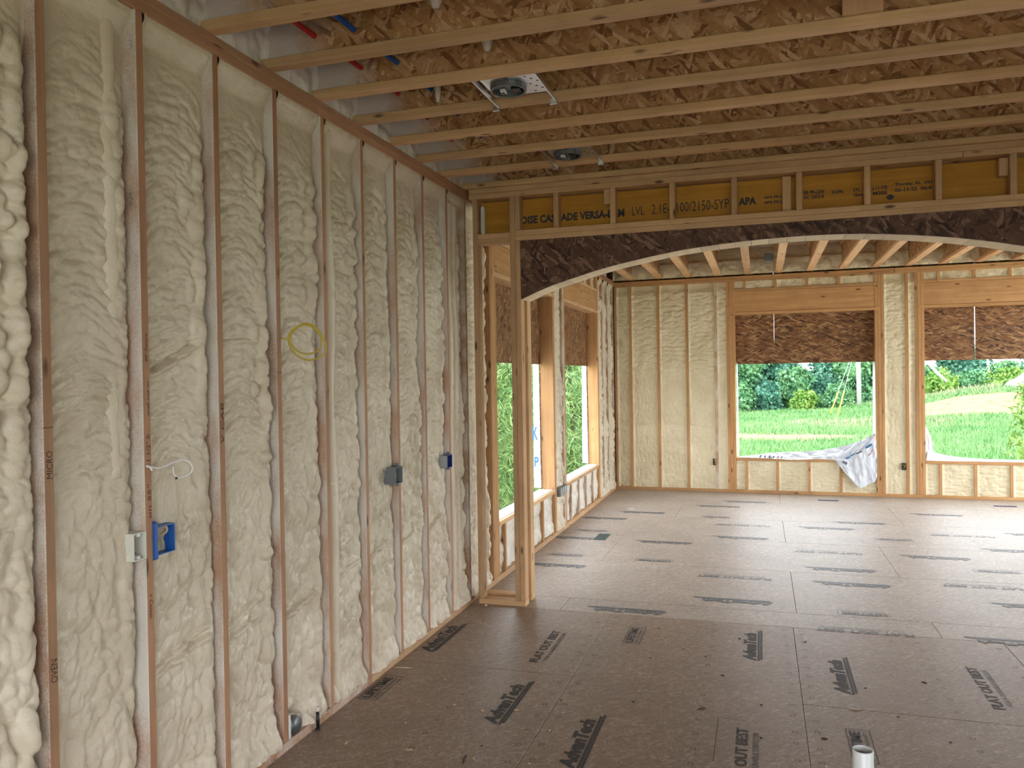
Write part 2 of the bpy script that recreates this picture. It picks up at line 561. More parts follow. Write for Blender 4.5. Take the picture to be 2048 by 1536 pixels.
# ================================================================== SETTING
# ------------------------------------------------------------------ floor
floor = struct(empty('floor'), 'bare brown strand board subfloor with printed panel marks', 'floor')
def zf(y):
    return -0.0034 * max(0.0, y - 5.83)
def panel(x0, x1, y0, y1):
    g = 0.0014
    bm = bmesh.new()
    bx(bm, x0 + g, x1 - g, y0 + g, y1 - g, -0.018, 0.0, 0.0015)
    for v in bm.verts:
        v.co.z += zf(v.co.y)
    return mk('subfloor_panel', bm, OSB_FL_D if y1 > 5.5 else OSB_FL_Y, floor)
near_panels = {}
cols = [(-2.25, -1.017, 4.302), (-1.017, 0.180, 3.07), (0.180, 1.385, 4.235), (1.385, 2.6, 3.07), (2.6, 4.7, 4.235)]
for i, (x0, x1, ys) in enumerate(cols):
    yb = 5.495
    lst = []
    y = ys
    lst.append(panel(x0, x1, ys, yb))
    while y > -2.6:
        lst.append(panel(x0, x1, max(-2.8, y - 2.44), y))
        y -= 2.44
    near_panels[i] = lst
far_panels = {}
rows = [(5.495, 5.825, -1.385), (5.825, 7.045, 0.215), (7.045, 8.265, -1.39), (8.265, 9.485, 0.212), (9.485, 10.70, -0.98), (10.70, 11.72, 0.22)]
for r, (y0, y1, xj) in enumerate(rows):
    x = xj
    while x > -2.2:
        x -= 2.44
    lst = []
    while x < 4.6:
        lst.append((max(x, -2.25), min(x + 2.44, 4.7), panel(max(x, -2.25), min(x + 2.44, 4.7), y0, y1)))
        x += 2.44
    far_panels[r] = lst
box('floor_underlay', -2.25, 4.7, -2.8, 11.8, -0.32, -0.045, DARK, floor, 0)

def far_parent(x, y):
    for r, (y0, y1, _) in enumerate(rows):
        if y0 <= y < y1:
            for a, b, o in far_panels[r]:
                if a <= x < b:
                    return o
    return floor
def near_parent(x, y):
    for i, (x0, x1, ys) in enumerate(cols):
        if x0 <= x < x1:
            return near_panels[i][0 if y > ys else 1]
    return floor
ADV = [('t', 'AdvanTech', 0.0, 0.0, 0.50, 0.078, 0.05, 0.22), ('r', 0.02, 0.565, -0.034, -0.021), ('r', 0.0, 0.55, -0.018, -0.006)]
LIFE = [('r', 0, 0.335, 0, 0.004), ('r', 0, 0.335, 0.102, 0.106), ('r', 0, 0.004, 0, 0.106), ('r', 0.331, 0.335, 0, 0.106),
        ('t', 'LIFETIME', 0.02, 0.045, 0.29, 0.048, 0.04, 0), ('t', 'LIMITED WARRANTY', 0.02, 0.016, 0.29, 0.018, 0.0, 0), ('t', 'GUARANTEED', 0.08, 0.096, 0.17, 0.004, 0.0, 0)]
FLAT = [('t', 'FLAT OUT BEST', 0, 0, 0.585, 0.055, 0.03, 0), ('t', 'FOR A DURABLE SUBFLOOR', 0.05, -0.045, 0.50, 0.026, 0.0, 0)]
def near_mark(parts, x, y, mat=INK):
    lettering('printed_lettering', parts, (x, y, 0.0), (0, 1, 0), (-1, 0, 0), mat, near_parent(x, y + 0.2))
def far_mark(parts, x, y, mat=INKF):
    # read from the far side of the room
    z = zf(y)
    lettering('printed_lettering', parts, (x, y, z), (-1, 0, 0), (0, -1, 0.0034), mat, far_parent(x - 0.2, y), 0.0022)
for x, y in ((-1.945, 4.47), (-1.232, 3.61), (-0.775, 3.28), (-0.045, 4.81), (0.425, 4.43)):
    near_mark(ADV, x, y)
near_mark(LIFE, -1.925, 3.715)
near_mark(LIFE, -0.737, 4.92)
near_mark(LIFE, 0.460, 3.665)
near_mark(FLAT, -1.262, 4.46)
near_mark(FLAT, -0.075, 3.29)
near_mark(FLAT, 1.125, 4.42)
near_mark(ADV, 1.60, 4.4, INKF)
near_mark([('r', 0, 0.45, 0, 0.003), ('r', 0.447, 0.45, -0.12, 0)], -0.215, 3.51, PENCIL)
for x, y in ((-0.655, 5.62), (0.065, 6.05), (0.90, 7.23), (0.94, 6.74), (-0.665, 8.01), (0.06, 8.41), (1.745, 7.89), (0.93, 9.13), (-1.12, 9.72), (-1.50, 9.23), (-1.62, 8.03), (-0.26, 10.37), (0.06, 10.81), (1.29, 9.53), (2.2, 10.26), (2.5, 8.35), (-1.48, 6.82), (1.75, 5.54), (2.1, 6.4), (2.9, 9.2)):
    far_mark(ADV, x, y)
for x, y in ((0.06, 6.76), (0.07, 9.12), (0.86, 7.9), (0.90, 5.53), (1.9, 6.9), (2.2, 9.0)):
    far_mark(FLAT, x, y)
for x, y in ((0.82, 5.98), (-0.767, 7.25), (-1.588, 8.50), (-1.586, 7.29), (-0.352, 9.63), (1.4, 8.7), (2.0, 7.5)):
    far_mark(LIFE, x, y)
# little printed nailing squares along the panel edges
for i, (x0, x1, ys) in enumerate(cols[:3]):
    for j, pan in enumerate(near_panels[i][:2]):
        ya, yb = (ys, 5.49) if j == 0 else (2.6, ys)
        ps = []
        y = ya + 0.08
        while y < yb - 0.05:
            for xx in (x0 + 0.05, x1 - 0.05, (x0 + x1) / 2 + 0.11):
                yy = y + random.uniform(-0.02, 0.02)
                a = 0.011
                xl = -(xx)
                ps += [('r', yy - a, yy + a, xl - a, xl - a + 0.0025), ('r', yy - a, yy + a, xl + a - 0.0025, xl + a), ('r', yy - a, yy - a + 0.0025, xl - a, xl + a), ('r', yy + a - 0.0025, yy + a, xl - a, xl + a)]
            y += 0.152
        lettering('printed_squares', ps, (0, 0, 0), (0, 1, 0), (-1, 0, 0), PENCIL, pan)

# ------------------------------------------------------------------ wall_left (long foam-filled exterior wall)
WLt = struct(empty('wall_left'), 'long stud wall filled with cream spray foam', 'wall')
def stud(y, z0=0.038, z1=ZT, mat=None, x0=None, x1=None, w=0.038, name='stud'):
    return box(name, XW - DEP if x0 is None else x0, XW if x1 is None else x1, y, y + w, z0, z1, mat or S_Z, WLt)
NEAR_Y = [0.238 + 0.4064 * k for k in range(13)]      # 0.238 ... 5.115
for y in NEAR_Y:
    o = stud(y)
    if abs(y - 1.864) < 0.01:
        lettering('marker_writing', [('t', 'MICRO', 0, 0, 0.085, 0.022, 0.0, 0.1), ('r', 0.155, 0.157, -0.006, 0.034)], (XW, y + 0.031, 1.38), (0, 0, 1), (0, -1, 0), PENCIL, o)
        lettering('marker_writing', [('t', 'OVEN', 0, 0, 0.072, 0.024, 0.0, 0.1)], (XW, y + 0.033, 0.762), (0, 0, 1), (0, -1, 0), PENCIL, o)
    if abs(y - 2.27) < 0.01:
        lettering('marker_writing', [('t', '+ Center', 0, 0, 0.09, 0.016, 0.002, 0.1)], (XW, y + 0.012, 0.925), (0, 0, -1), (0, 1, 0), PENCIL, o)
        lettering('marker_writing', [('t', '90" Pantry', 0, 0, 0.10, 0.016, 0.002, 0.15)], (XW, y + 0.030, 1.74), (0, 0, 1), (0, -1, 0), PENCIL, o)
        lettering('marker_writing', [('t', 'wall cut in', 0, 0, 0.12, 0.011, 0.002, 0.1), ('t', '1 1/2" fr', -0.16, 0, 0.10, 0.018, 0.004, 0.1), ('t', 'on 55"', -0.36, 0.0, 0.12, 0.016, 0.003, 0.1)], (XW, y + 0.030, 1.55), (0, 0, 1), (0, -1, 0), PENCIL, o)
    if abs(y - 2.676) < 0.01:
        lettering('marker_writing', [('t', 'V CAB', 0, 0, 0.16, 0.018, 0.002, 0.1)], (XW, y + 0.030, 1.42), (0, 0, 1), (0, -1, 0), PENCIL, o)
    if y > 3.0 and y < 3.1:
        lettering('marker_writing', [('r', 0, 0.0025, 0, 0.03)], (XW, y + 0.034, 1.70), (0, 0, 1), (0, -1, 0), PENCIL, o)
stud(5.475, mat=S_ZA)
# top plates, bottom plate, in lengths
for z, cuts in ((ZT, (-2.7, 0.9, 3.46, 5.35, 11.7)), (ZT + 0.038, (-2.7, 1.6, 4.32, 8.6, 11.7))):
    for a, b in zip(cuts[:-1], cuts[1:]):
        box('top_plate', XW - DEP, XW + 0.002, a, b - 0.002, z, z + 0.038, S_Y, WLt)
for a, b in ((-2.7, 0.6), (0.6, 3.93), (3.93, 8.4), (8.4, 11.66)):
    box('bottom_plate', XW - DEP, XW + 0.002, a, b - 0.002, -0.02, 0.038, S_YD if b < 5 else W_Y, WLt)
# foam bays of the near room
bays = [(a + 0.038, b) for a, b in zip(NEAR_Y[:-1], NEAR_Y[1:])] + [(NEAR_Y[-1] + 0.038, 5.475)]
RID = {4: [], 5: [(0.02, 1.655, 0.28, 1.77, 0.012, 0.020), (0.0, 0.60, 0.32, 0.68, 0.010, 0.014), (0.0, 0.575, 0.32, 0.63, 0.012, 0.016)],
       6: [(0.0, 0.62, 0.22, 0.685, 0.010, 0.014), (0.0, 0.56, 0.22, 0.62, 0.010, 0.014), (0.0, 1.79, 0.25, 1.80, 0.010, 0.010)],
       7: [(0.0, 0.545, 0.28, 0.60, 0.012, 0.020)], 8: [(0.05, 0.60, 0.32, 0.66, 0.010, 0.012)],
       9: [(0.0, 0.62, 0.25, 0.69, 0.012, 0.018)], 10: [(0.0, 0.62, 0.25, 0.69, 0.012, 0.018)], 11: [(0.0, 0.62, 0.25, 0.70, 0.012, 0.018)]}
for k, (a, b) in enumerate(bays):
    if b < 1.0:
        continue
    rs = 0.0052 if k < 7 else 0.0072
    foam(WLt, (XW, a, 0.036), (0, 1, 0), (0, 0, 1), (1, 0, 0), b - a, ZT - 0.036, 'roll', 100 + 31 * k, FOAM, rs, 0.082, RID.get(k, ()), amp=1.35 if k == 3 else (1.0 if k == 4 else 1.12))
# first bay beside the corner: foam between the last near stud and the window pack
foam(WLt, (XW, 5.513, 0.036), (0, 1, 0), (0, 0, 1), (1, 0, 0), 6.035 - 5.513, ZT - 0.036, 'roll', 911, FOAM, 0.009, 0.09, (), amp=1.15)
# window packs of the far room (studs two to four thick), sills, headers, cripples
for y in (6.035, 6.073, 6.111, 6.149):
    stud(y, mat=P_Z)
for y in (8.034, 8.072):
    stud(y, mat=P_Z)
for y in (8.455, 8.493, 8.531):
    stud(y, mat=P_Z if y > 8.5 else S_ZA)
for y in (10.405, 10.443):
    stud(y, mat=P_Z)
for y in (10.76, 11.13, 11.58):
    stud(y, mat=S_ZA)
for a, b in ((6.187, 8.034), (8.569, 10.405)):
    box('sill', XW - DEP, XW + 0.004, a, b, 0.442, 0.480, W_Y, WLt)
    box('header_plate', XW - DEP, XW + 0.003, a - 0.06, b + 0.03, 2.482, 2.520, W_Y, WLt)
    box('header', XW - DEP + 0.02, XW - 0.004, a, b, 2.522, 2.76, P_Y, WLt)
    box('header_plate', XW - DEP, XW + 0.001, a, b, 2.762, 2.800, W_Y, WLt)
    ys = [1.864 + 0.4064 * k for k in range(11, 21)]
    prev = a
    for y in [q for q in ys if a + 0.1 < q < b - 0.1] + [b]:
        if y < b:
            stud(y, 0.038, 0.442, S_ZA if a > 8 else P_Z, name='cripple_stud')
            stud(y, 2.80, ZT, P_Z, name='cripple_stud')
        foam(WLt, (XW, prev, 0.036), (0, 1, 0), (0, 0, 1), (1, 0, 0), y - prev, 0.405, 'lump', int(y * 97), FOAM_W, 0.012, 0.085)
        foam(WLt, (XW, prev, 2.80), (0, 1, 0), (0, 0, 1), (1, 0, 0), y - prev, 0.165, 'lump', int(y * 91), FOAM, 0.014, 0.10)
        prev = y + 0.038
for a, b in ((8.11, 8.455), (10.481, 10.76), (10.798, 11.13), (11.168, 11.58)):
    foam(WLt, (XW, a, 0.036), (0, 1, 0), (0, 0, 1), (1, 0, 0), b - a, ZT - 0.036, 'roll', int(a * 77), FOAM, 0.011, 0.075, (), amp=1.2)
# outer sheathing of that wall, cut round the two openings
XO = XW - DEP
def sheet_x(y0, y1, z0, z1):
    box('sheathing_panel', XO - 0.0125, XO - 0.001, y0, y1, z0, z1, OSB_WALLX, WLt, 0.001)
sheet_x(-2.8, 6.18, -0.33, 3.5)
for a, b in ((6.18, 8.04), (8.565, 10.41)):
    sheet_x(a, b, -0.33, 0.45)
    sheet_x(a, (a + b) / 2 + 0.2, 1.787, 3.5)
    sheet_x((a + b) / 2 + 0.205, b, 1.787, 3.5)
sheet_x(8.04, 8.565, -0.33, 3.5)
sheet_x(10.41, 11.95, -0.33, 3.5)
# vertical foam-coated conduits standing in the bays
for y, x, r, z1 in ((2.190, XW - 0.066, 0.034, 2.93), (3.60, XW - 0.045, 0.036, 2.94), (5.235, XW - 0.05, 0.04, 2.9), (5.36, XW - 0.055, 0.034, 2.9), (4.02, XW - 0.08, 0.02, 2.93)):
    pts = [(x + 0.006 * math.sin(z * 5 + y), y + 0.004 * math.sin(z * 7), z) for z in np.linspace(1.34 if y < 3 else 0.04, z1, 110)]
    rr = [r * (1 + (0.22 if y < 3 else 0.09) * mnoise.noise((z[2] * 11, y, 0.3)) + (0.12 if y < 3 else 0.03) * mnoise.noise((z[2] * 37, y, 0.7))) for z in pts]
    tube('foamed_conduit', pts, rr, PAINT, WLt, 14)

# ------------------------------------------------------------------ wall_back (far wall with two window openings), slightly out of square
WB = struct(empty('wall_back', (-2.05, 11.68, -0.02)), 'far framed wall with two open window holes', 'wall')
WB.rotation_euler = (0, 0, math.atan(-0.02))
def bw(name, x0, x1, z0, z1, mat, d0=0.0, d1=DEP, bev=0.003):
    return box(name, x0 + 2.05, x1 + 2.05, d0, d1, z0 + 0.02, z1 + 0.02, mat, WB, bev)
bw('bottom_plate', -2.06, 0.4, -0.02, 0.020, P_X); bw('bottom_plate', 0.402, 4.65, -0.02, 0.020, P_X)
for z in (2.945, 2.983):
    for a, b in ((-2.06, 1.7), (1.703, 4.65)):
        bw('top_plate', a, b, z, z + 0.037, P_X, -0.002)
BS = [(-2.055, -2.017), (-1.833, -1.795), (-1.432, -1.390), (-1.022, -0.982), (-0.625, -0.585), (1.822, 1.862)]
for a, b in BS:
    bw('stud', a, b, 0.02, 2.945, P_Z if a != -0.625 else S_ZA)
PK = [(-0.455, 3), (1.458, 3), (1.938, 3), (3.85, 3)]
for a, n in PK:
    for k in range(n):
        bw('stud', a + 0.038 * k, a + 0.038 * k + 0.0375, 0.02, 2.945, P_Z)
ULX, UX, UZ = (1, 0, 0), (0, 0, 1), (0, -1, 0)
sd = 500
def bfoam(x0, x1, z0, z1, style='fine', res=0.011, rec=0.045, mat=None, rid=()):
    global sd
    sd += 37
    foam(WB, (x0 + 2.05, 0, z0 + 0.02), ULX, UX, UZ, x1 - x0, z1 - z0, style, sd, mat or FOAM_F, res, rec, rid)
gr = lambda w: [(0.0, 0.93, w, 0.93, 0.010, 0.010)]
bfoam(-2.017, -1.833, 0.02, 2.945, rid=gr(0.18)); bfoam(-1.795, -1.432, 0.02, 2.945, rid=gr(0.36)); bfoam(-1.390, -1.022, 0.02, 2.945, rid=gr(0.37))
bfoam(-0.982, -0.625, 0.02, 2.945, rid=[(0.0, 0.93, 0.35, 0.86, 0.010, 0.010)]); bfoam(-0.585, -0.455, 0.02, 2.945)
bfoam(1.572, 1.822, 0.02, 2.945); bfoam(1.862, 1.938, 0.02, 2.945); bfoam(3.964, 4.6, 0.02, 2.945, res=0.03)
for a, b, grid in ((-0.341, 1.458, (-0.205, 0.205, 0.615, 1.020)), (2.052, 3.85, (2.225, 2.63, 3.035, 3.44))):
    bw('header_plate', a - 0.065, b + 0.06, 2.475, 2.513, P_X, -0.003)
    bw('header', a - 0.065, b + 0.06, 2.515, 2.800, P_X, 0.006, DEP - 0.01)
    bw('header_plate', a - 0.065, b + 0.06, 2.802, 2.838, P_X, -0.001)
    bw('sill', a, b, 0.432, 0.470, P_X, -0.004)
    prev, prevu = a, a - 0.065
    for x in list(grid) + [None]:
        e = b if x is None else x - 0.019
        eu = b + 0.06 if x is None else x - 0.019
        bfoam(prev, e, 0.02, 0.432, 'fine', 0.010, 0.05)
        bfoam(prevu, eu, 2.838, 2.945, 'lump', 0.012, 0.075)
        if x is not None:
            bw('cripple_stud', x - 0.019, x + 0.019, 0.02, 0.432, P_Z)
            bw('cripple_stud', x - 0.019, x + 0.019, 2.838, 2.945, P_Z)
            prev = prevu = x + 0.019
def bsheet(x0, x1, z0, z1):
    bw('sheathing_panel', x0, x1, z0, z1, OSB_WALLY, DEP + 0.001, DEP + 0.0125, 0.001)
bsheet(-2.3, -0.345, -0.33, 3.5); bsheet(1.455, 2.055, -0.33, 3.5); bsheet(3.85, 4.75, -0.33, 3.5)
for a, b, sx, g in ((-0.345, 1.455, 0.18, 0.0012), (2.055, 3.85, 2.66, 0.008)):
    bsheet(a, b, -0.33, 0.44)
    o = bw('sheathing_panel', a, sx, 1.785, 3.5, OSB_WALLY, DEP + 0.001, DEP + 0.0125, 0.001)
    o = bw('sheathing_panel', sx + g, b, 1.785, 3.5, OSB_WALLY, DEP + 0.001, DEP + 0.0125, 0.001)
    lettering('printed_lettering', [('t', 'APA', 0, 0, 0.10, 0.05, 0.0, 0), ('t', 'RATED SHEATHING  7/16', 0.2, 0.0, 0.45, 0.03, 0.0, 0)], (sx + 0.1 + 2.05, DEP + 0.0008, 2.2), (1, 0, 0), (0, 0, 1), PENCIL, o, 0.0008)

# ------------------------------------------------------------------ partition with the arch
PT = struct(empty('wall_middle'), 'framed partition with a wide arched opening of strand board', 'wall')
YB = Y1 + 0.255
def fr(name, x0, x1, z0, z1, mat, y0=Y1, y1=Y1 + 0.089, bev=0.003):
    return box(name, x0, x1, y0, y1, z0, z1, mat, PT, bev)
XR = 3.35
for y0 in (Y1, YB - 0.089):
    y1 = y0 + 0.089
    for z, cut in ((2.965, 1.2), (3.003, 1.65)):
        fr('top_plate', -2.03, cut, z, z + 0.0375, W_X, y0 - 0.001, y1)
        fr('top_plate', cut + 0.002, 4.6, z, z + 0.0375, W_X, y0 - 0.001, y1)
    fr('bottom_plate', -2.0, -1.642, 0.0, 0.038, W_X, y0 - 0.003, y1)
    fr('stud', -1.72, -1.682, 0.038, 2.965, W_Z, y0, y1)
    fr('jamb_stud', -1.681, -1.643, 0.038, 2.643, W_Z, y0 + 0.001, y1)
    fr('cripple_stud', -1.681, -1.643, 2.72, 2.965, W_Z, y0 + 0.001, y1)
    for z in (2.643, 2.681):
        fr('header_plate', -1.681, XR + 0.1, z, z + 0.0375, W_X, y0 - 0.001, y1)
        if y0 == Y1:
            fr('header_plate', -1.965, -1.72, z - 0.01, z + 0.0275, W_X, y0, y1)
    for k in range(14):
        x = -1.374 + 0.4064 * k
        if x < XR:
            fr('cripple_stud', x - 0.019, x + 0.019, 2.7185, 2.965, W_Z, y0, y1)
    fr('stud', XR, XR + 0.038, 0.0, 2.643, W_Z, y0, y1)
    fr('stud', XR + 0.04, XR + 0.078, 0.0, 2.965, W_Z, y0, y1)
fr('stud', -2.003, -1.965, 0.038, 2.965, W_Z)
# laminated beam behind the cripples, with its print
beam = fr('laminated_beam', -1.985, 4.5, 2.655, 2.955, LVL, Y1 + 0.0895, Y1 + 0.165)
YL = Y1 + 0.0893
def bt(parts, x, z):
    lettering('printed_lettering', parts, (x, YL, z), (1, 0, 0), (0, 0, 1), INK, beam)
bt([('t', 'BOISE CASCADE VERSA-LAM', 0, 0, 0.795, 0.058, 0.045, 0)], -1.695, 2.775)
bt([('t', 'LVL', 0, 0, 0.085, 0.062, 0, 0), ('t', '2.1E-3100/2150-SYP', 0.135, 0, 0.52, 0.068, 0.0, 0)], -0.846, 2.778)
bt([('t', 'APA', 0, 0, 0.115, 0.052, 0.05, 0), ('t', 'APA PR-L266', 0.165, 0.030, 0.16, 0.021, 0.035, 0), ('t', 'APA PR-L280', 0.165, -0.004, 0.16, 0.021, 0.035, 0)], -0.13, 2.792)
bt([('t', 'ER PR-L266', 0, 0.032, 0.125, 0.024, 0.035, 0), ('t', 'HC 12472-R', 0, 0, 0.125, 0.024, 0.035, 0), ('t', '01096', 0.17, 0.02, 0.07, 0.024, 0.035, 0), ('t', 'LVL 3-1/2 x 11-7/8', 0.30, 0.026, 0.2, 0.024, 0.035, 0), ('t', 'Grade  MSBE', 0.30, -0.008, 0.2, 0.024, 0.035, 0)], 0.285, 2.80)
bt([('t', 'Thorsby, AL  USA', 0, 0.030, 0.225, 0.026, 0.035, 0), ('t', '06-13-22  06:44', 0, -0.002, 0.225, 0.024, 0.035, 0), ('t', '\u2022', -0.05, -0.05, 0.045, 0.036, 0.03, 0)], 0.83, 2.805)
# scrap blocks in the cripple bays
fr('scrap_block', -1.035, -0.986, 2.86, 2.965, W_Z, Y1 + 0.03, Y1 + 0.088)
fr('scrap_block', 0.15, 0.205, 2.72, 2.955, W_Z, Y1 + 0.055, Y1 + 0.088)
fr('scrap_block', 1.40, 1.45, 2.84, 2.95, W_Z, Y1 + 0.03, Y1 + 0.088)
fr('foil_wrap', -1.955, -1.925, 2.69, 2.92, FOAM_W, Y1 + 0.03, Y1 + 0.08, 0.01)
# arch: strand board faces cut to the curve, soffit of short blocks
AX = [-1.641, -1.45, -1.246, -1.036, -0.832, -0.66, -0.445, -0.2, 0.0, 0.338, 0.694, 1.053, 1.313, 1.521, 1.9, 2.35, 2.75, 3.10, XR]
AZ = [2.222, 2.298, 2.357, 2.412, 2.453, 2.482, 2.512, 2.532, 2.543, 2.549, 2.534, 2.494, 2.450, 2.405, 2.32, 2.19, 2.05, 1.91, 1.78]
def arch_z(x):
    # smooth cubic through the springing points
    i = max(0, min(len(AX) - 2, int(np.searchsorted(AX, x) - 1)))
    def slope(k):
        a, b = max(0, k - 1), min(len(AX) - 1, k + 1)
        return (AZ[b] - AZ[a]) / (AX[b] - AX[a])
    h = AX[i + 1] - AX[i]
    t = (x - AX[i]) / h
    return (2 * t**3 - 3 * t**2 + 1) * AZ[i] + (t**3 - 2 * t**2 + t) * h * slope(i) + (-2 * t**3 + 3 * t**2) * AZ[i + 1] + (t**3 - t**2) * h * slope(i + 1)
seams = [-1.641, -1.246, -1.050, -0.840, -0.43, 0.015, 0.235, 0.475, 1.21, 1.42, 2.2, XR]
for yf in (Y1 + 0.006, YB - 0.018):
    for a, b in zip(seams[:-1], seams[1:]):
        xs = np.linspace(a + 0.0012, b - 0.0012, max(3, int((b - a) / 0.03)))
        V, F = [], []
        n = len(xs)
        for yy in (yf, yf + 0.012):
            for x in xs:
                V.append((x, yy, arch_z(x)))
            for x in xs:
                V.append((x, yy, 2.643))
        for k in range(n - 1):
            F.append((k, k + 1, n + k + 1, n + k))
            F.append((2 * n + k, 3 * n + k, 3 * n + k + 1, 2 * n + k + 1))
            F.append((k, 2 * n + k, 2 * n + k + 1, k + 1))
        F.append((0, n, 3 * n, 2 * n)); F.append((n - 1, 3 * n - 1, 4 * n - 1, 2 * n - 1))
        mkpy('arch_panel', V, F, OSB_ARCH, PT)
x = -1.643
k = 0
ARCHW = wood('lit_spruce_block', (0.90, 0.82, 0.64), (0.78, 0.68, 0.50), 1, knots=False)  # pale wood, lightened further to paint far-room light on the arch underside
random.seed(11)
while x < XR - 0.05:
    L = random.uniform(0.105, 0.125)
    x2 = min(XR, x + L)
    za, zb = arch_z(x + 0.001), arch_z(x2 - 0.001)
    dz = random.uniform(-0.002, 0.0)
    V = []
    for yy in (Y1 + 0.0185, YB - 0.0185):
        V += [(x + 0.001, yy, za + dz), (x2 - 0.001, yy, zb + dz), (x2 - 0.001, yy, zb + 0.036), (x + 0.001, yy, za + 0.036)]
    F = [(0, 1, 2, 3), (7, 6, 5, 4), (0, 4, 5, 1), (1, 5, 6, 2), (2, 6, 7, 3), (3, 7, 4, 0)]
    mkpy('arch_block', V, F, ARCHW, PT)
    x = x2
    k += 1

# ------------------------------------------------------------------ ceiling: I-joists, decking
CE = struct(empty('ceiling'), 'open ceiling of I-joists under strand board decking', 'ceiling')
JH = 0.356
ZB = ZT + 0.076
FW = 0.062
def joist_x(y1):
    y0 = y1 - FW
    j = empty('joist', (0, 0, 0), CE)
    box('flange', -2.19, 4.6, y0, y1, ZB, ZB + 0.038, W_X, j, 0.002)
    box('flange', -2.19, 4.6, y0, y1, ZB + JH - 0.038, ZB + JH, W_X, j, 0.002)
    ym = (y0 + y1) / 2
    box('web', -2.19, 4.6, ym - 0.005, ym + 0.005, ZB + 0.036, ZB + JH - 0.036, OSB_WEB, j, 0)
NJ = [3.513 + 0.4064 * k for k in range(-14, 5)] + [5.547]
for y1 in NJ:
    joist_x(y1)
# sheet joints scored on the joist webs are left to the board texture
FJ = [-0.565 + 0.4064 * k for k in range(-3, 13)]
for x in FJ:
    j = empty('joist', (0, 0, 0), CE)
    box('flange', x - 0.0445, x + 0.0445, 5.62, 11.75, ZB - 0.002, ZB + 0.036, W_Y, j, 0.002)
    box('flange', x - 0.0445, x + 0.0445, 5.62, 11.75, ZB + JH - 0.038, ZB + JH, W_Y, j, 0.002)
    box('web', x - 0.005, x + 0.005, 5.62, 11.75, ZB + 0.034, ZB + JH - 0.036, OSB_WEBY, j, 0)
for a, b in zip((-2.8, -0.36, 2.08), (-0.36, 2.08, 5.6)):
    for x0, x1 in ((-2.2, 0.2), (0.203, 2.64), (2.643, 4.75)):
        box('deck_panel', x0, x1, a, b - 0.002, ZB + JH + 0.001, ZB + JH + 0.02, OSB_DECK, CE, 0)
for a, b in zip((5.6, 6.82, 8.04, 9.26, 10.48), (6.82, 8.04, 9.26, 10.48, 11.95)):
    box('deck_panel', -2.2, 4.75, a, b - 0.003, ZB + JH + 0.001, ZB + JH + 0.02, OSB_DECK, CE, 0)
# foam at the joist ends, long wall side
for k, (a, b) in enumerate(zip(NJ[:-1], NJ[1:])):
    if a < 1.5:
        continue
    a2, b2 = a - 0.027, b - FW + 0.027
    foam(CE, (XW + 0.0, a2, ZB), (0, 1, 0), (0, 0, 1), (1, 0, 0), b2 - a2, JH, 'lump', 60 + k, FOAM_W, 0.011, 0.075, (), amp=1.3)
# foam at the joist ends over the far wall: a lower and an upper band, with blocking between
for k in range(len(FJ)):
    a, b = (FJ[k - 1] + 0.0045 if k else -2.06), FJ[k] - 0.0045
    if a > 3.6:
        continue
    yb = 11.68 - 0.02 * (a + 2.05)
    box('blocking', a, b, yb - 0.01, yb + 0.012, ZB + 0.195, ZB + 0.212, W_X, CE, 0.001)
    foam(CE, (a, yb, ZB), (1, 0, 0), (0, 0, 1), (0, -1, 0), b - a, 0.195, 'lump', 300 + k, FOAM_F, 0.012, 0.03)
    foam(CE, (a, yb, ZB + 0.21), (1, 0, 0), (0, 0, 1), (0, -1, 0), b - a, JH - 0.21, 'fine', 340 + k, FOAM_F, 0.012, 0.035)
for k in range(14):
    a = 5.62 + 0.4064 * k
    if a > 11.2:
        break
    foam(CE, (XW - 0.02, a, ZB), (0, 1, 0), (0, 0, 1), (1, 0, 0), 0.40, JH, 'lump', 390 + k, FOAM_W, 0.02, 0.06)

# ------------------------------------------------------------------ the unseen sides: right and rear walls with openings for daylight
WR = struct(empty('wall_right'), 'framed side wall with wide open window holes', 'wall')
def rb(name, x0, x1, y0, y1, z0, z1, mat, par):
    box(name, x0, x1, y0, y1, z0, z1, mat, par, 0.003)
OPR = [(-1.9, 0.2, 0.3, 2.6), (5.9, 11.5, 0.1, 2.95)]
ycur = -2.8
for (a, b, z0, z1) in OPR:
    rb('sheathing_panel', 4.66, 4.70, ycur, a, -0.3, 3.5, OSB_WALLX, WR)
    rb('sheathing_panel', 4.66, 4.70, a, b, -0.3, z0, OSB_WALLX, WR)
    rb('sheathing_panel', 4.66, 4.70, a, b, z1, 3.5, OSB_WALLX, WR)
    ycur = b
rb('sheathing_panel', 4.66, 4.70, ycur, 11.95, -0.3, 3.5, OSB_WALLX, WR)
WRr = struct(empty('wall_rear'), 'sheathed rear wall with one wide open doorway', 'wall')
rb('sheathing_panel', -2.2, -1.5, -2.84, -2.8, -0.3, 3.5, OSB_WALLY, WRr)
rb('sheathing_panel', 2.6, 4.7, -2.84, -2.8, -0.3, 3.5, OSB_WALLY, WRr)
rb('sheathing_panel', -1.5, 2.6, -2.84, -2.8, 2.6, 3.5, OSB_WALLY, WRr)
rb('sheathing_panel', -1.5, 2.6, -2.84, -2.8, -0.3, 0.1, OSB_WALLY, WRr)
fd = struct(box('foundation', -2.2, 4.7, -2.8, 11.8, -1.6, -0.33, CONC, None, 0.0), 'grey foundation block under the framed rooms', 'foundation')

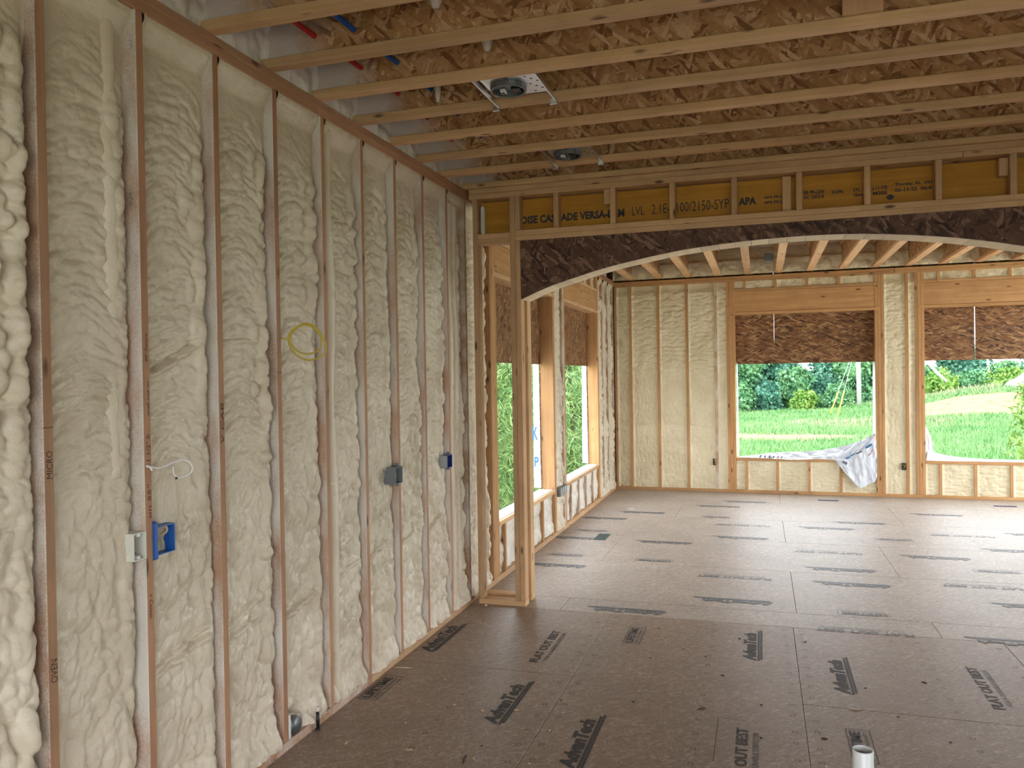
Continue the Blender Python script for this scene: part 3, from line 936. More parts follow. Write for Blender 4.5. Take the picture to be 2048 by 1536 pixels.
# ------------------------------------------------------------------ outdoors
def gz(x, y):
    z = -1.15
    z += 0.022 * max(0.0, x - 1) * ss(np.float64(15), np.float64(50), np.float64(y)) * 1.2
    z += 1.25 * math.exp(-((x - 13.5) / 6.0) ** 2 - ((y - 53) / 6.5) ** 2)
    z += 0.25 * math.exp(-((x - 4) / 10.0) ** 2 - ((y - 60) / 7.0) ** 2)
    z += 0.10 * mnoise.noise((x * 0.35, y * 0.35, 1.0)) * (0.2 if y < 14 else 1)
    z -= 0.6 * float(ss(np.float64(-3), np.float64(-14), np.float64(x)))
    return float(z)
q = NT('field', 0.9, 0.2)
oc = q.coord()
oxyz = q.xyz(oc)
g1 = q.noise(oc, 1.6, 5.0, 0.65)
grass_c = q.ramp(g1, [(0.3, (0.07, 0.17, 0.055)), (0.55, (0.12, 0.25, 0.085)), (0.75, (0.22, 0.33, 0.14))])
dirt_c = q.ramp(q.noise(oc, 3.0, 5.0, 0.7), [(0.35, (0.19, 0.105, 0.06)), (0.65, (0.32, 0.205, 0.125))])
def blob(cx, cy, rx, ry):
    a = q.math('DIVIDE', q.math('SUBTRACT', oxyz[0], cx), rx)
    b = q.math('DIVIDE', q.math('SUBTRACT', oxyz[1], cy), ry)
    return q.math('ADD', q.math('MULTIPLY', a, a), q.math('MULTIPLY', b, b))
wob = q.math('MULTIPLY', q.noise(oc, 0.9, 4.0, 0.7), 1.5)
d1 = q.math('ADD', blob(0.3, 36.0, 4.6, 2.0), wob)
d2 = q.math('ADD', blob(12.5, 48.0, 6.5, 3.4), wob)
d3 = q.math('ADD', blob(7.0, 41.0, 3.5, 1.2), wob)
d4 = q.math('ADD', blob(1.5, 3.0, 18.0, 17.0), q.math('MULTIPLY', wob, 0.3))  # unseen bare ground round the house, added to take green out of bounced light
dm = q.math('MINIMUM', q.math('MINIMUM', q.math('MINIMUM', d1, d2), d3), d4)
fld = q.mix(q.ramp(q.math('MULTIPLY', dm, 0.4), [(0.55, 1.0), (0.75, 0.0)]), grass_c, dirt_c)
bounce_gravel_c = q.ramp(q.noise(oc, 12.0, 4.0, 0.7), [(0.35, (0.42, 0.38, 0.33)), (0.65, (0.62, 0.57, 0.50))])  # unseen pale apron, added as a reflector to throw light up to the ceilings
fld = q.mix(q.ramp(q.math('MULTIPLY', d4, 0.4), [(0.36, 1.0), (0.46, 0.0)]), fld, bounce_gravel_c)
q.color(fld)
q.bump(g1, 0.6, 0.1)
FIELD = q.m
gx = np.concatenate([np.linspace(-70, -8, 16)[:-1], np.linspace(-8, 24, 65)[:-1], np.linspace(24, 80, 16)])
gy = np.concatenate([np.linspace(-50, 12, 16)[:-1], np.linspace(12, 66, 109)[:-1], np.linspace(66, 160, 20)])
V = [(x, y, gz(x, y)) for y in gy for x in gx]
nx_ = len(gx)
F = [(j * nx_ + i, j * nx_ + i + 1, (j + 1) * nx_ + i + 1, (j + 1) * nx_ + i) for j in range(len(gy) - 1) for i in range(nx_ - 1)]
ground = mkpy('ground', V, F, FIELD, None, True)
struct(ground, 'sloping green field with bare dirt patches outside', 'ground')

def leafmat(name, a, b, scale=3.0):
    q = NT(name, 0.55, 0.3)
    o = q.coord()
    col = q.mix(q.ramp(q.noise(o, scale, 3.0, 0.7), [(0.35, 0.0), (0.65, 1.0)]), a, b)
    col = q.mix(0.35, col, q.ramp(q.noise(o, scale * 9, 1.0), [(0.3, 0.7), (0.7, 1.2)]), 'MULTIPLY')
    q.color(col)
    return q.m
LEAF_N = leafmat('leaf_bright', (0.07, 0.18, 0.05), (0.32, 0.46, 0.16))
LEAF_A = leafmat('leaf_green', (0.075, 0.21, 0.10), (0.17, 0.34, 0.14), 0.8)
LEAF_B = leafmat('leaf_bluegreen', (0.055, 0.17, 0.12), (0.11, 0.27, 0.17), 0.8)
LEAF_C = leafmat('leaf_yellowgreen', (0.12, 0.27, 0.05), (0.26, 0.38, 0.08), 0.8)
BLADE = leafmat('grass_blade', (0.10, 0.24, 0.075), (0.22, 0.36, 0.14), 0.5)
STRAW = leafmat('straw_blade', (0.30, 0.27, 0.16), (0.42, 0.37, 0.25), 0.5)
BARK = plain('bark', (0.16, 0.12, 0.09), 0.9)

def leaves_np(C, size, seed, aspect=0.2, droop=0.5):
    """lance-shaped leaves (two folded quads) at the given centres"""
    rg = np.random.default_rng(seed)
    n = len(C)
    d = rg.normal(size=(n, 3)); d[:, 2] -= droop
    d /= np.linalg.norm(d, axis=1)[:, None]
    t = rg.normal(size=(n, 3))
    s = np.cross(d, t); s /= np.linalg.norm(s, axis=1)[:, None]
    L = size * rg.uniform(0.6, 1.2, n)[:, None]
    w = L * aspect
    P = np.stack([C - d * L / 2, C + s * w - d * L * 0.05, C + d * L / 2, C - s * w - d * L * 0.05], 1).reshape(-1, 3)
    i = np.arange(n)[:, None] * 4
    return P, i + np.array([[0, 1, 2, 3]])

def np_obj(name, P, F, mat, parent=None):
    me = bpy.data.meshes.new(name)
    me.vertices.add(len(P)); me.vertices.foreach_set('co', np.asarray(P, float).ravel())
    k = F.shape[1]
    me.loops.add(F.size); me.loops.foreach_set('vertex_index', F.ravel().astype(np.int32))
    me.polygons.add(len(F)); me.polygons.foreach_set('loop_start', np.arange(0, F.size, k, dtype=np.int32))
    me.update(calc_edges=True)
    me.materials.append(mat)
    return link(bpy.data.objects.new(name, me), parent)

def tree(label, x, y, h, r, nleaf, size, mat, seed, group=None, lobes=9, aspect=0.35, low=0.05, core=0.7, name='tree', cat='tree'):
    rg = np.random.default_rng(seed)
    t = empty(name, (x, y, gz(x, y)))
    tag(t, label, cat, group)
    pts = [(0.05 * math.sin(k), 0.05 * math.cos(k * 2), h * 0.85 * k / 5 - 0.1) for k in range(6)]
    tube('trunk', pts, [max(0.015, h * 0.02 * (1 - k / 6.5)) for k in range(6)], BARK, t, 7)
    cs = []
    for k in range(lobes):
        zz = low * h + (1 - low) * h * (k + 0.6) / lobes
        fr_ = math.sin(math.pi * min(0.96, max(0.12, (zz / h) * 0.85 + 0.12))) ** 0.6
        a = rg.uniform(0, 6.28)
        rad = r * fr_ * rg.uniform(0.15, 0.55)
        cs.append((rad * math.cos(a), rad * math.sin(a), zz, r * fr_ * rg.uniform(0.55, 0.75)))
    P = []
    per = nleaf // lobes
    bm = bmesh.new()
    for (cx, cy, cz, cr) in cs:
        v = rg.normal(size=(per, 3)); v /= np.linalg.norm(v, axis=1)[:, None]
        rad = cr * (0.62 + 0.45 * rg.random(per))[:, None] * (1 + 0.25 * np.sin(v[:, :1] * 6 + cx * 9) * np.sin(v[:, 2:] * 5 + cz))
        c = v * rad + np.array([cx, cy, cz]); c[:, 2] = np.maximum(c[:, 2], 0.02)
        P.append(c)
        if core > 0:
            rr = bmesh.ops.create_icosphere(bm, subdivisions=2, radius=cr * core)
            for vv in rr['verts']:
                n_ = 1 + 0.22 * mnoise.noise(vv.co * 2.3 + Vector((cx * 5, cy * 5, cz * 3)))
                vv.co = Vector((vv.co.x * n_ + cx, vv.co.y * n_ + cy, max(0.0, vv.co.z * n_ * 0.95 + cz)))
    P = np.concatenate(P)
    LP, LF = leaves_np(P, size, seed + 5, aspect)
    cr_ = np_obj('foliage', LP, LF, mat, t)
    cr_['kind'] = 'stuff'
    if core > 0:
        mk('crown', bm, mat, t, True)
    else:
        bm.free()
        for k, (cx, cy, cz, cr) in enumerate(cs):
            tube('branch', spline([(0, 0, cz * 0.6), (cx * 0.5, cy * 0.5, cz * 0.85), (cx * 1.3, cy * 1.3, cz)], 4), [0.022, 0.02, 0.018, 0.016, 0.013, 0.011, 0.01, 0.008, 0.006], BARK, t, 5)
    return t

NG = 'leafy trees outside the side windows'
tree('leafy tree with narrow hanging leaves, filling the nearer side window hole', -4.35, 12.8, 4.6, 1.35, 14000, 0.21, LEAF_N, 21, NG, 12, 0.075, 0.0, 0.0)
tree('leafy tree with narrow hanging leaves, filling the farther side window hole', -3.75, 16.2, 4.2, 1.45, 14000, 0.21, LEAF_N, 22, NG, 12, 0.075, 0.0, 0.0)
tree('broad green tree standing deeper behind the nearer side window hole', -6.3, 18.2, 5.0, 2.0, 8000, 0.24, LEAF_N, 23, NG, 10, 0.10, 0.0, 0.6)
tree('broad green tree standing deeper behind the farther side window hole', -5.4, 23.0, 4.6, 2.0, 8000, 0.24, LEAF_A, 24, NG, 10, 0.12, 0.0, 0.6)
TG = 'trees along the far edge of the field'
TL = [(-13.0, 60, 6.5, 3.0, LEAF_A, 'round green tree on the field edge, hidden well behind the foam bays'),
      (-8.6, 61, 6.0, 2.8, LEAF_B, 'dark tree on the field edge behind the solid part of the far wall'),
      (-4.6, 60, 5.8, 2.6, LEAF_A, 'green tree on the field edge just outside the first far window'),
      (-1.6, 58, 5.2, 2.3, LEAF_A, 'yellowish green tall tree at one side of the first far window'),
      (0.5, 60, 4.6, 2.1, LEAF_B, 'bluish dark tree beside the yellowish tree in the first far window'),
      (2.4, 58.5, 2.55, 1.5, LEAF_A, 'lower rounded tree in the middle of the first far window'),
      (4.6, 60, 3.9, 2.0, LEAF_B, 'dense tree behind the guy wires of the utility pole'),
      (6.9, 58.5, 4.6, 2.2, LEAF_A, 'bright tree directly behind the white utility pole'),
      (9.4, 61, 4.2, 2.2, LEAF_B, 'tree on the field edge hidden by the foam bay between far windows'),
      (11.2, 63, 2.25, 1.5, LEAF_A, 'first tree above the dirt bank in the second far window'),
      (13.4, 64, 3.5, 2.2, LEAF_B, 'dark tree above the middle of the dirt bank'),
      (15.8, 62, 2.4, 1.6, LEAF_A, 'bright tree above the end of the dirt bank'),
      (18.5, 62, 4.5, 2.6, LEAF_B, 'large tree on the field edge beyond the gravel heap'),
      (23.0, 62, 5.0, 3.0, LEAF_A, 'outermost large tree on the field edge past the second far window')]
for i, (x, y, h, r, m, lab) in enumerate(TL):
    tree(lab, x, y, h, r, 6500, 0.30, m, 40 + i, TG, 9, 0.36, 0.0, 0.62)
SG = 'bushes at the foot of the trees'
BL = [(-1.3, 55.5, 1.2, 1.1, LEAF_A, 'low bush at the foot of the yellowish tall tree'), (0.6, 55.6, 1.7, 1.25, LEAF_B, 'cone shaped bluish bush in the first far window'),
      (2.6, 55.2, 1.1, 1.1, LEAF_C, 'small yellow green bush at the foot of the middle tree'), (4.4, 55.8, 1.3, 1.2, LEAF_A, 'green bush near the yellow guy guards'),
      (10.9, 58.5, 1.3, 1.6, LEAF_C, 'pale bush on top of the dirt bank, first in the second far window'), (13.2, 59, 1.3, 1.6, LEAF_A, 'green bush on top of the middle of the dirt bank'),
      (15.2, 58.5, 1.4, 1.5, LEAF_C, 'pale bush on the end of the dirt bank')]
for i, (x, y, h, r, m, lab) in enumerate(BL):
    tree(lab, x, y, h, r, 2600, 0.24, m, 90 + i, SG, 5, 0.36, 0.0, 0.6, 'bush', 'bush')
tree('yellow green sapling close outside, at the edge of the second far window', 5.75, 19.5, 3.1, 0.75, 1300, 0.24, LEAF_C, 120, None, 8, 0.13, 0.12, 0.0, 'sapling', 'sapling')
# grass blades in the field
rg = np.random.default_rng(5)
def blades(name, n, yr, xr, hgt, mat, label, sel=None):
    y = rg.uniform(yr[0], yr[1], n); x = rg.uniform(xr[0], xr[1], n)
    keep = (x / y > -0.05) & (x / y < 0.33)
    x = x[keep]; y = y[keep]
    if sel is not None:
        k = sel(x, y); x = x[k]; y = y[k]
    z = np.array([gz(a, b) for a, b in zip(x, y)])
    m = len(x)
    h_ = hgt * rg.uniform(0.5, 1.25, m)
    a = rg.uniform(0, 6.28, m)
    w = 0.010 + 0.0006 * y
    lean = rg.normal(size=(m, 2)) * 0.35 * h_[:, None]
    b0 = np.stack([x - w * np.cos(a), y - w * np.sin(a), z - 0.02], 1)
    b1 = np.stack([x + w * np.cos(a), y + w * np.sin(a), z - 0.02], 1)
    tp = np.stack([x + lean[:, 0], y + lean[:, 1], z + h_], 1)
    P = np.stack([b0, b1, tp], 1).reshape(-1, 3)
    F = np.arange(m * 3).reshape(-1, 3)
    o = np_obj(name, P, F, mat)
    tag(o, label, 'grass', None, 'stuff')
def notdirt(x, y):
    return (((x - 0.3) / 4.6) ** 2 + ((y - 36) / 1.8) ** 2 > 0.8) & (((x - 12.5) / 6.5) ** 2 + ((y - 48.0) / 3.4) ** 2 > 0.8)
blades('grass', 75000, (22, 57), (-3, 19), 0.22, BLADE, 'tall green grass covering the field outside', notdirt)
blades('dry_grass', 9000, (35, 56), (-3, 19), 0.36, STRAW, 'straw coloured dry grass patches among the green field', lambda x, y: (((x - 5) / 4) ** 2 + ((y - 43) / 1.6) ** 2 < 1) | (((x - 12) / 6) ** 2 + ((y - 53.5) / 2) ** 2 < 1))
# utility pole with guy wires and yellow guards
pole = empty('utility_pole', (5.95, 55, gz(5.95, 55)))
tag(pole, 'pale wooden utility pole standing at the field edge', 'pole')
tube('pole', [(0, 0, -0.3), (-0.05, 0, 4), (-0.12, 0, 9)], [0.15, 0.13, 0.10], plain('weathered_pole', (0.55, 0.53, 0.50), 0.8), pole, 10)
GWIRE = plain('guy_wire_steel', (0.62, 0.64, 0.64), 0.5)
YG = plain('yellow_guard', (0.75, 0.48, 0.03), 0.5)
for k, (bx_, by_) in enumerate(((-2.15, -5.0), (-1.75, -5.5))):
    zb = gz(5.95 + bx_, 55 + by_) - gz(5.95, 55)
    p0 = Vector((bx_, by_, zb)); p1 = Vector((-0.06, 0, 4.3))
    tube('guy_wire', [p0, p0.lerp(p1, 0.5), p1], 0.012, GWIRE, pole, 5)
    tube('guy_guard', [p0.lerp(p1, 0.0), p0.lerp(p1, 0.30)], 0.04, YG, pole, 6)
# a second leaning pale pole and a gravel heap
lean = empty('leaning_post', (9.45, 52, gz(9.45, 52)))
tag(lean, 'pale post leaning over the grass at the second far window', 'post')
tube('shaft', [(0.9, 0, 1.05), (0.45, 0, 1.5), (-0.2, 0, 2.3)], [0.07, 0.08, 0.08], plain('pale_post', (0.72, 0.72, 0.70), 0.8), lean, 8)
bm = bmesh.new()
bmesh.ops.create_icosphere(bm, subdivisions=4, radius=1.0)
for v in bm.verts:
    n_ = 1 + 0.25 * mnoise.noise(v.co * 3) + 0.08 * mnoise.noise(v.co * 11)
    v.co = Vector((v.co.x * 1.9 * n_, v.co.y * 1.5 * n_, v.co.z * 0.95 * n_))
heap = mk('gravel_heap', bm, plain('pale_gravel', (0.34, 0.33, 0.32), 0.95), None, True)
heap.location = (15.9, 53.5, gz(15.9, 53.5) + 0.25)
tag(heap, 'pale gravel heap on the dirt bank by the yellow sapling', 'gravel heap')

# ================================================================== THINGS
# ------------------------------------------------------------------ electrical boxes
def open_box(root, name, x0, x1, y0, y1, z0, z1, th, mat, inner=None):
    """five-sided box open towards +x, as one part"""
    bm = bmesh.new()
    bx(bm, x0, x0 + th, y0, y1, z0, z1)
    bx(bm, x0 + th, x1, y0, y0 + th, z0, z1)
    bx(bm, x0 + th, x1, y1 - th, y1, z0, z1)
    bx(bm, x0 + th, x1, y0 + th, y1 - th, z0, z0 + th)
    bx(bm, x0 + th, x1, y0 + th, y1 - th, z1 - th, z1)
    return mk(name, bm, mat, root)
def nailing_ears(root, mat, x, y0, z0, z1, w=0.018):
    for zz in (z0 - 0.018, z1):
        box('mounting_ear', x - 0.03, x - 0.006, y0, y0 + w, zz, zz + 0.018, mat, root, 0.002)

b = empty('electrical_box', (XW, 2.36, 1.05)); tag(b, 'blue two-gang electrical box with coiled cable on the marked stud', 'electrical box')
def sub(root, f):
    # build in world metres, then move the children under the thing
    before = set(bpy.data.objects)
    f()
    for o in bpy.data.objects:
        if o not in before and o.parent is root:
            o.location = Vector(o.location) - Vector(root.location)
def bluebox():
    open_box(b, 'box_shell', XW - 0.075, XW + 0.010, 2.309, 2.405, 1.053, 1.155, 0.004, BLUE)
    box('box_flange', XW - 0.01, XW + 0.012, 2.305, 2.322, 1.040, 1.172, BLUE, b, 0.004)
    nailing_ears(b, BLUE, XW, 2.312, 1.053, 1.155)
    tube('cable', spline([(XW - 0.06, 2.37, 1.10), (XW - 0.02, 2.392, 1.12), (XW - 0.012, 2.385, 1.143), (XW - 0.03, 2.36, 1.146), (XW - 0.04, 2.345, 1.12)], 6), 0.0045, CREAM, b, 7)
    tube('cable', spline([(XW - 0.065, 2.335, 1.13), (XW - 0.03, 2.332, 1.12), (XW - 0.008, 2.335, 1.09), (XW - 0.01, 2.338, 1.068)], 6), 0.005, CREAM, b, 7)
    tube('cable', spline([(XW - 0.065, 2.345, 1.135), (XW - 0.03, 2.345, 1.118), (XW - 0.012, 2.348, 1.095), (XW - 0.02, 2.350, 1.078)], 6), 0.0045, YEL, b, 7)
sub(b, bluebox)
b = empty('electrical_box', (XW, 2.24, 1.05)); tag(b, 'white oversprayed electrical box beside the blue two-gang box', 'electrical box')
def whitebox():
    open_box(b, 'box_shell', XW - 0.085, XW + 0.006, 2.208, 2.268, 1.055, 1.150, 0.004, CHALK)
    box('screw_post', XW - 0.03, XW + 0.002, 2.230, 2.246, 1.135, 1.147, WHITEP, b, 0.002)
    box('screw_post', XW - 0.03, XW + 0.002, 2.230, 2.246, 1.058, 1.070, WHITEP, b, 0.002)
    tube('cable', spline([(XW - 0.07, 2.24, 1.11), (XW - 0.04, 2.232, 1.09), (XW - 0.03, 2.25, 1.072)], 5), 0.006, GREYP, b, 7)
sub(b, whitebox)
b = empty('electrical_box', (XW, 4.25, 1.05)); tag(b, 'grey electrical box with a yellow wire, in the foam between the blue boxes', 'electrical box')
def greybox():
    open_box(b, 'box_shell', XW - 0.055, XW + 0.030, 4.205, 4.300, 1.052, 1.150, 0.004, GREYP)
    box('back_lining', XW - 0.05, XW - 0.045, 4.21, 4.295, 1.057, 1.145, BLACKP, b, 0)
    tube('cable', spline([(XW - 0.04, 4.25, 1.08), (XW + 0.0, 4.245, 1.085), (XW + 0.012, 4.242, 1.10), (XW + 0.0, 4.245, 1.125), (XW - 0.03, 4.25, 1.13)], 5), 0.005, YEL, b, 7)
    nailing_ears(b, GREYP, XW + 0.02, 4.275, 1.052, 1.150)
sub(b, greybox)
b = empty('electrical_box', (XW, 5.06, 1.05)); tag(b, 'deep blue electrical box nearest to the room corner', 'electrical box')
def blue2():
    open_box(b, 'box_shell', XW - 0.060, XW + 0.022, 5.030, 5.113, 1.052, 1.138, 0.004, DBLUE)
    box('oversprayed_side', XW - 0.058, XW + 0.018, 5.0275, 5.0298, 1.054, 1.136, plain('misted_grey', (0.36, 0.38, 0.37), 0.8), b, 0)
    nailing_ears(b, GREYP, XW + 0.016, 5.09, 1.052, 1.138)
sub(b, blue2)
for x, z, lab in ((-0.64, 0.36, 'small black outlet box in the foam beside the first far window'), (1.79, 0.345, 'small black outlet box in the foam between the far windows')):
    yw = 11.68 - 0.02 * (x + 2.05)
    b = empty('outlet_box', (x, yw, z)); tag(b, lab, 'outlet box', 'outlet boxes in the far wall')
    bm = bmesh.new()
    bx(bm, -0.024, 0.024, 0.02, 0.03, 0, 0.09); bx(bm, -0.024, -0.020, -0.006, 0.02, 0, 0.09); bx(bm, 0.020, 0.024, -0.006, 0.02, 0, 0.09); bx(bm, -0.02, 0.02, -0.006, 0.02, 0, 0.004); bx(bm, -0.02, 0.02, -0.006, 0.02, 0.086, 0.09)
    mk('box_shell', bm, BLACKP, b)
    tube('wire', spline([(-0.012, 0.015, 0.07), (0.0, 0.0, 0.055), (0.012, 0.0, 0.06), (0.004, 0.005, 0.03), (-0.01, 0.012, 0.012)], 4), 0.004, YEL, b, 6)
b = empty('metal_box', (XW, 8.3, 0.40)); tag(b, 'ribbed grey metal box on the studs between the side windows', 'box')
def ribbed():
    box('box_shell', XW - 0.03, XW + 0.035, 8.13, 8.45, 0.392, 0.485, DGALV, b, 0.004)
    for k in range(4):
        box('rib', XW + 0.035, XW + 0.042, 8.16 + 0.075 * k, 8.19 + 0.075 * k, 0.395, 0.482, GALV, b, 0.002)
sub(b, ribbed)

# ------------------------------------------------------------------ loose cables
yc = [(-2.060, 3.126, 1.859), (-2.042, 3.144, 1.853), (-2.034, 3.152, 1.870), (-2.024, 3.162, 1.894), (-1.99, 3.196, 1.922), (-1.96, 3.226, 1.918), (-1.936, 3.25, 1.884), (-1.917, 3.269, 1.826), (-1.924, 3.262, 1.785), (-1.957, 3.229, 1.76), (-1.986, 3.2, 1.76), (-2.017, 3.169, 1.787), (-2.036, 3.150, 1.835),
      (-2.030, 3.160, 1.875), (-2.0, 3.192, 1.913), (-1.965, 3.226, 1.912), (-1.936, 3.254, 1.87), (-1.934, 3.256, 1.825), (-1.950, 3.240, 1.795), (-1.982, 3.208, 1.785), (-2.012, 3.178, 1.800), (-2.034, 3.156, 1.84), (-2.028, 3.162, 1.872)]
t = tube('cable_coil', spline(yc, 6), 0.0042, YEL, None, 7)
tag(t, 'coil of thin yellow cable sticking out from a wall stud', 'cable coil')
wc = [(-2.062, 2.279, 1.378), (-2.047, 2.294, 1.371), (-2.031, 2.31, 1.365), (-2.015, 2.326, 1.371), (-1.998, 2.343, 1.380), (-1.985, 2.356, 1.387), (-1.973, 2.368, 1.390), (-1.963, 2.378, 1.385), (-1.955, 2.386, 1.372), (-1.951, 2.390, 1.357), (-1.955, 2.386, 1.343), (-1.962, 2.379, 1.335), (-1.974, 2.367, 1.329), (-1.987, 2.354, 1.326)]
r = empty('cable_loop', (XW, 2.285, 1.376)); tag(r, 'white cable loop hanging out of the marked stud', 'cable')
def wcab():
    tube('cable', spline(wc, 6), 0.0036, WCAB, r, 7)
    tube('tail', spline([(-1.984, 2.350, 1.331), (-1.994, 2.346, 1.338), (-1.997, 2.345, 1.352), (-1.996, 2.345, 1.367)], 5), 0.003, WCAB, r, 6)
    tube('dark_tip', [(-1.987, 2.354, 1.326), (-1.992, 2.349, 1.323)], 0.0042, BLACKP, r, 6)
    tube('short_end', spline([(-2.056, 2.281, 1.374), (-2.045, 2.287, 1.370), (-2.041, 2.292, 1.358)], 4), 0.004, WCAB, r, 6)
sub(r, wcab)
wire = tube('loose_wire', spline([(1.60, 8.4, ZB + 0.30), (1.55, 8.3, ZB + 0.12), (1.46, 8.5, ZB + 0.06), (1.40, 8.9, ZB + 0.02), (1.42, 9.0, ZB + 0.10), (1.52, 8.7, ZB + 0.2), (1.58, 8.5, ZB + 0.3)], 6), 0.006, WCAB, None, 6)
tag(wire, 'white wire dangling between the far room joists', 'wire')
bm = bmesh.new(); bx(bm, -0.055, 0.055, -0.03, 0.03, -0.05, 0.05, 0.008)
jb = mk('junction_box', bm, GREYP, None); jb.location = (0.115, 11.05, ZB + 0.13)
tag(jb, 'dark grey junction box hung between the far room joists', 'junction box')

# wires pinched through studs beside the grey box
for k, (ya, yb, z, s) in enumerate(((4.36, 4.73, 1.385, 0.006), (4.36, 4.70, 1.345, -0.004), (4.78, 5.05, 1.37, 0.014), (5.17, 5.45, 1.375, 0.004), (5.17, 5.45, 1.355, -0.004), (5.17, 5.45, 1.365, 0.0))):
    w_ = tube('foamed_cable', spline([(XW - 0.05, ya, z), (XW - 0.035, (ya + yb) / 2, z + s), (XW - 0.05, yb, z - s)], 5), 0.005, PAINT, None, 6)
    nm = ['upper foam-coated cable in the bay after the grey box', 'lower foam-coated cable in the bay after the grey box', 'foam-coated cable arching above the deep blue box', 'top cable of three beside the room corner', 'bottom cable of three beside the room corner', 'middle cable of three beside the room corner'][k]
    tag(w_, nm, 'cable', 'foam-coated cables crossing the wall')

# ------------------------------------------------------------------ plumbing
def pipe_run(name, x, z, ya, yb, mat, label):
    pts = [(x + 0.012 * math.sin(y * 2.1), y, z + 0.010 * math.sin(y * 3.3 + 1)) for y in np.linspace(ya, yb, 40)]
    tag(tube(name, pts, 0.0125, mat, None, 9), label, 'pipe')
pipe_run('water_pipe', -1.83, ZB + 0.125, 1.0, 5.6, REDP, 'red plastic water pipe running through the joist webs')
pipe_run('water_pipe', -1.64, ZB + 0.125, 1.0, 5.6, BLUE, 'blue plastic water pipe running through the joist webs')
o = tube('water_pipe', [(0.11, 5.3, ZB + 0.14), (0.13, 5.47, ZB + 0.13), (0.14, 5.60, ZB + 0.12)], 0.016, DBLUE, None, 9)
tag(o, 'short dark blue pipe end above the partition plates', 'pipe')
pv = empty('drain_pipe', (0.249, 2.313, 0.0)); tag(pv, 'white plastic pipe standing upright from the floor', 'pipe')
bm = bmesh.new()
N_ = 28; ro, ri, hh = 0.0270, 0.0238, 0.652
rings = [(ro, 0.0), (ro, hh - 0.002), (ro - 0.001, hh), (ri + 0.0005, hh), (ri, hh - 0.003), (ri, hh - 0.25)]
rv = [[bm.verts.new((r_ * math.cos(6.28318 * k / N_), r_ * math.sin(6.28318 * k / N_), z_)) for k in range(N_)] for r_, z_ in rings]
for a, b2 in zip(rv[:-1], rv[1:]):
    for k in range(N_):
        bm.faces.new((a[k], a[(k + 1) % N_], b2[(k + 1) % N_], b2[k]))
mk('pipe_wall', bm, WHITEP, pv, True)
bm = bmesh.new(); bmesh.ops.create_circle(bm, cap_ends=True, segments=20, radius=ri); bmesh.ops.translate(bm, verts=bm.verts, vec=(0, 0, hh - 0.12))
mk('pipe_bore', bm, plain('brown_bore', (0.20, 0.08, 0.04), 0.9), pv)  # dark brown disc across the inside of the pipe
st = empty('pipe_stub', (-2.036, 3.335, 0.0)); tag(st, 'short black rubber stub standing against the bottom plate', 'pipe stub')
tube('stub', [(0, 0, 0.0), (0, 0, 0.09)], [0.0085, 0.0085], BLACKP, st, 10)
tube('stub_tip', [(0, 0, 0.088), (0.002, 0, 0.108)], [0.010, 0.006], FOAM_W, st, 10)
tube('stub_foot', [(0, 0, -0.001), (0, 0, 0.008)], [0.013, 0.011], BLACKP, st, 10)
vb = empty('vent_boot', (XW - 0.028, 3.192, 0.075)); tag(vb, 'grey metal vent boot low in the wall by the black stub', 'vent boot')
tube('duct', [(-0.07, 0, 0), (0.02, 0.0, 0)], [0.052, 0.052], GALV, vb, 20)
tube('mouth', [(0.018, 0, 0), (0.0215, 0, 0)], [0.046, 0.046], DGALV, vb, 20)  # darker disc closing the duct, painted shade for its inside
box('boot_flange', -0.02, 0.03, -0.068, -0.054, -0.035, 0.075, CHALK, vb, 0.003)

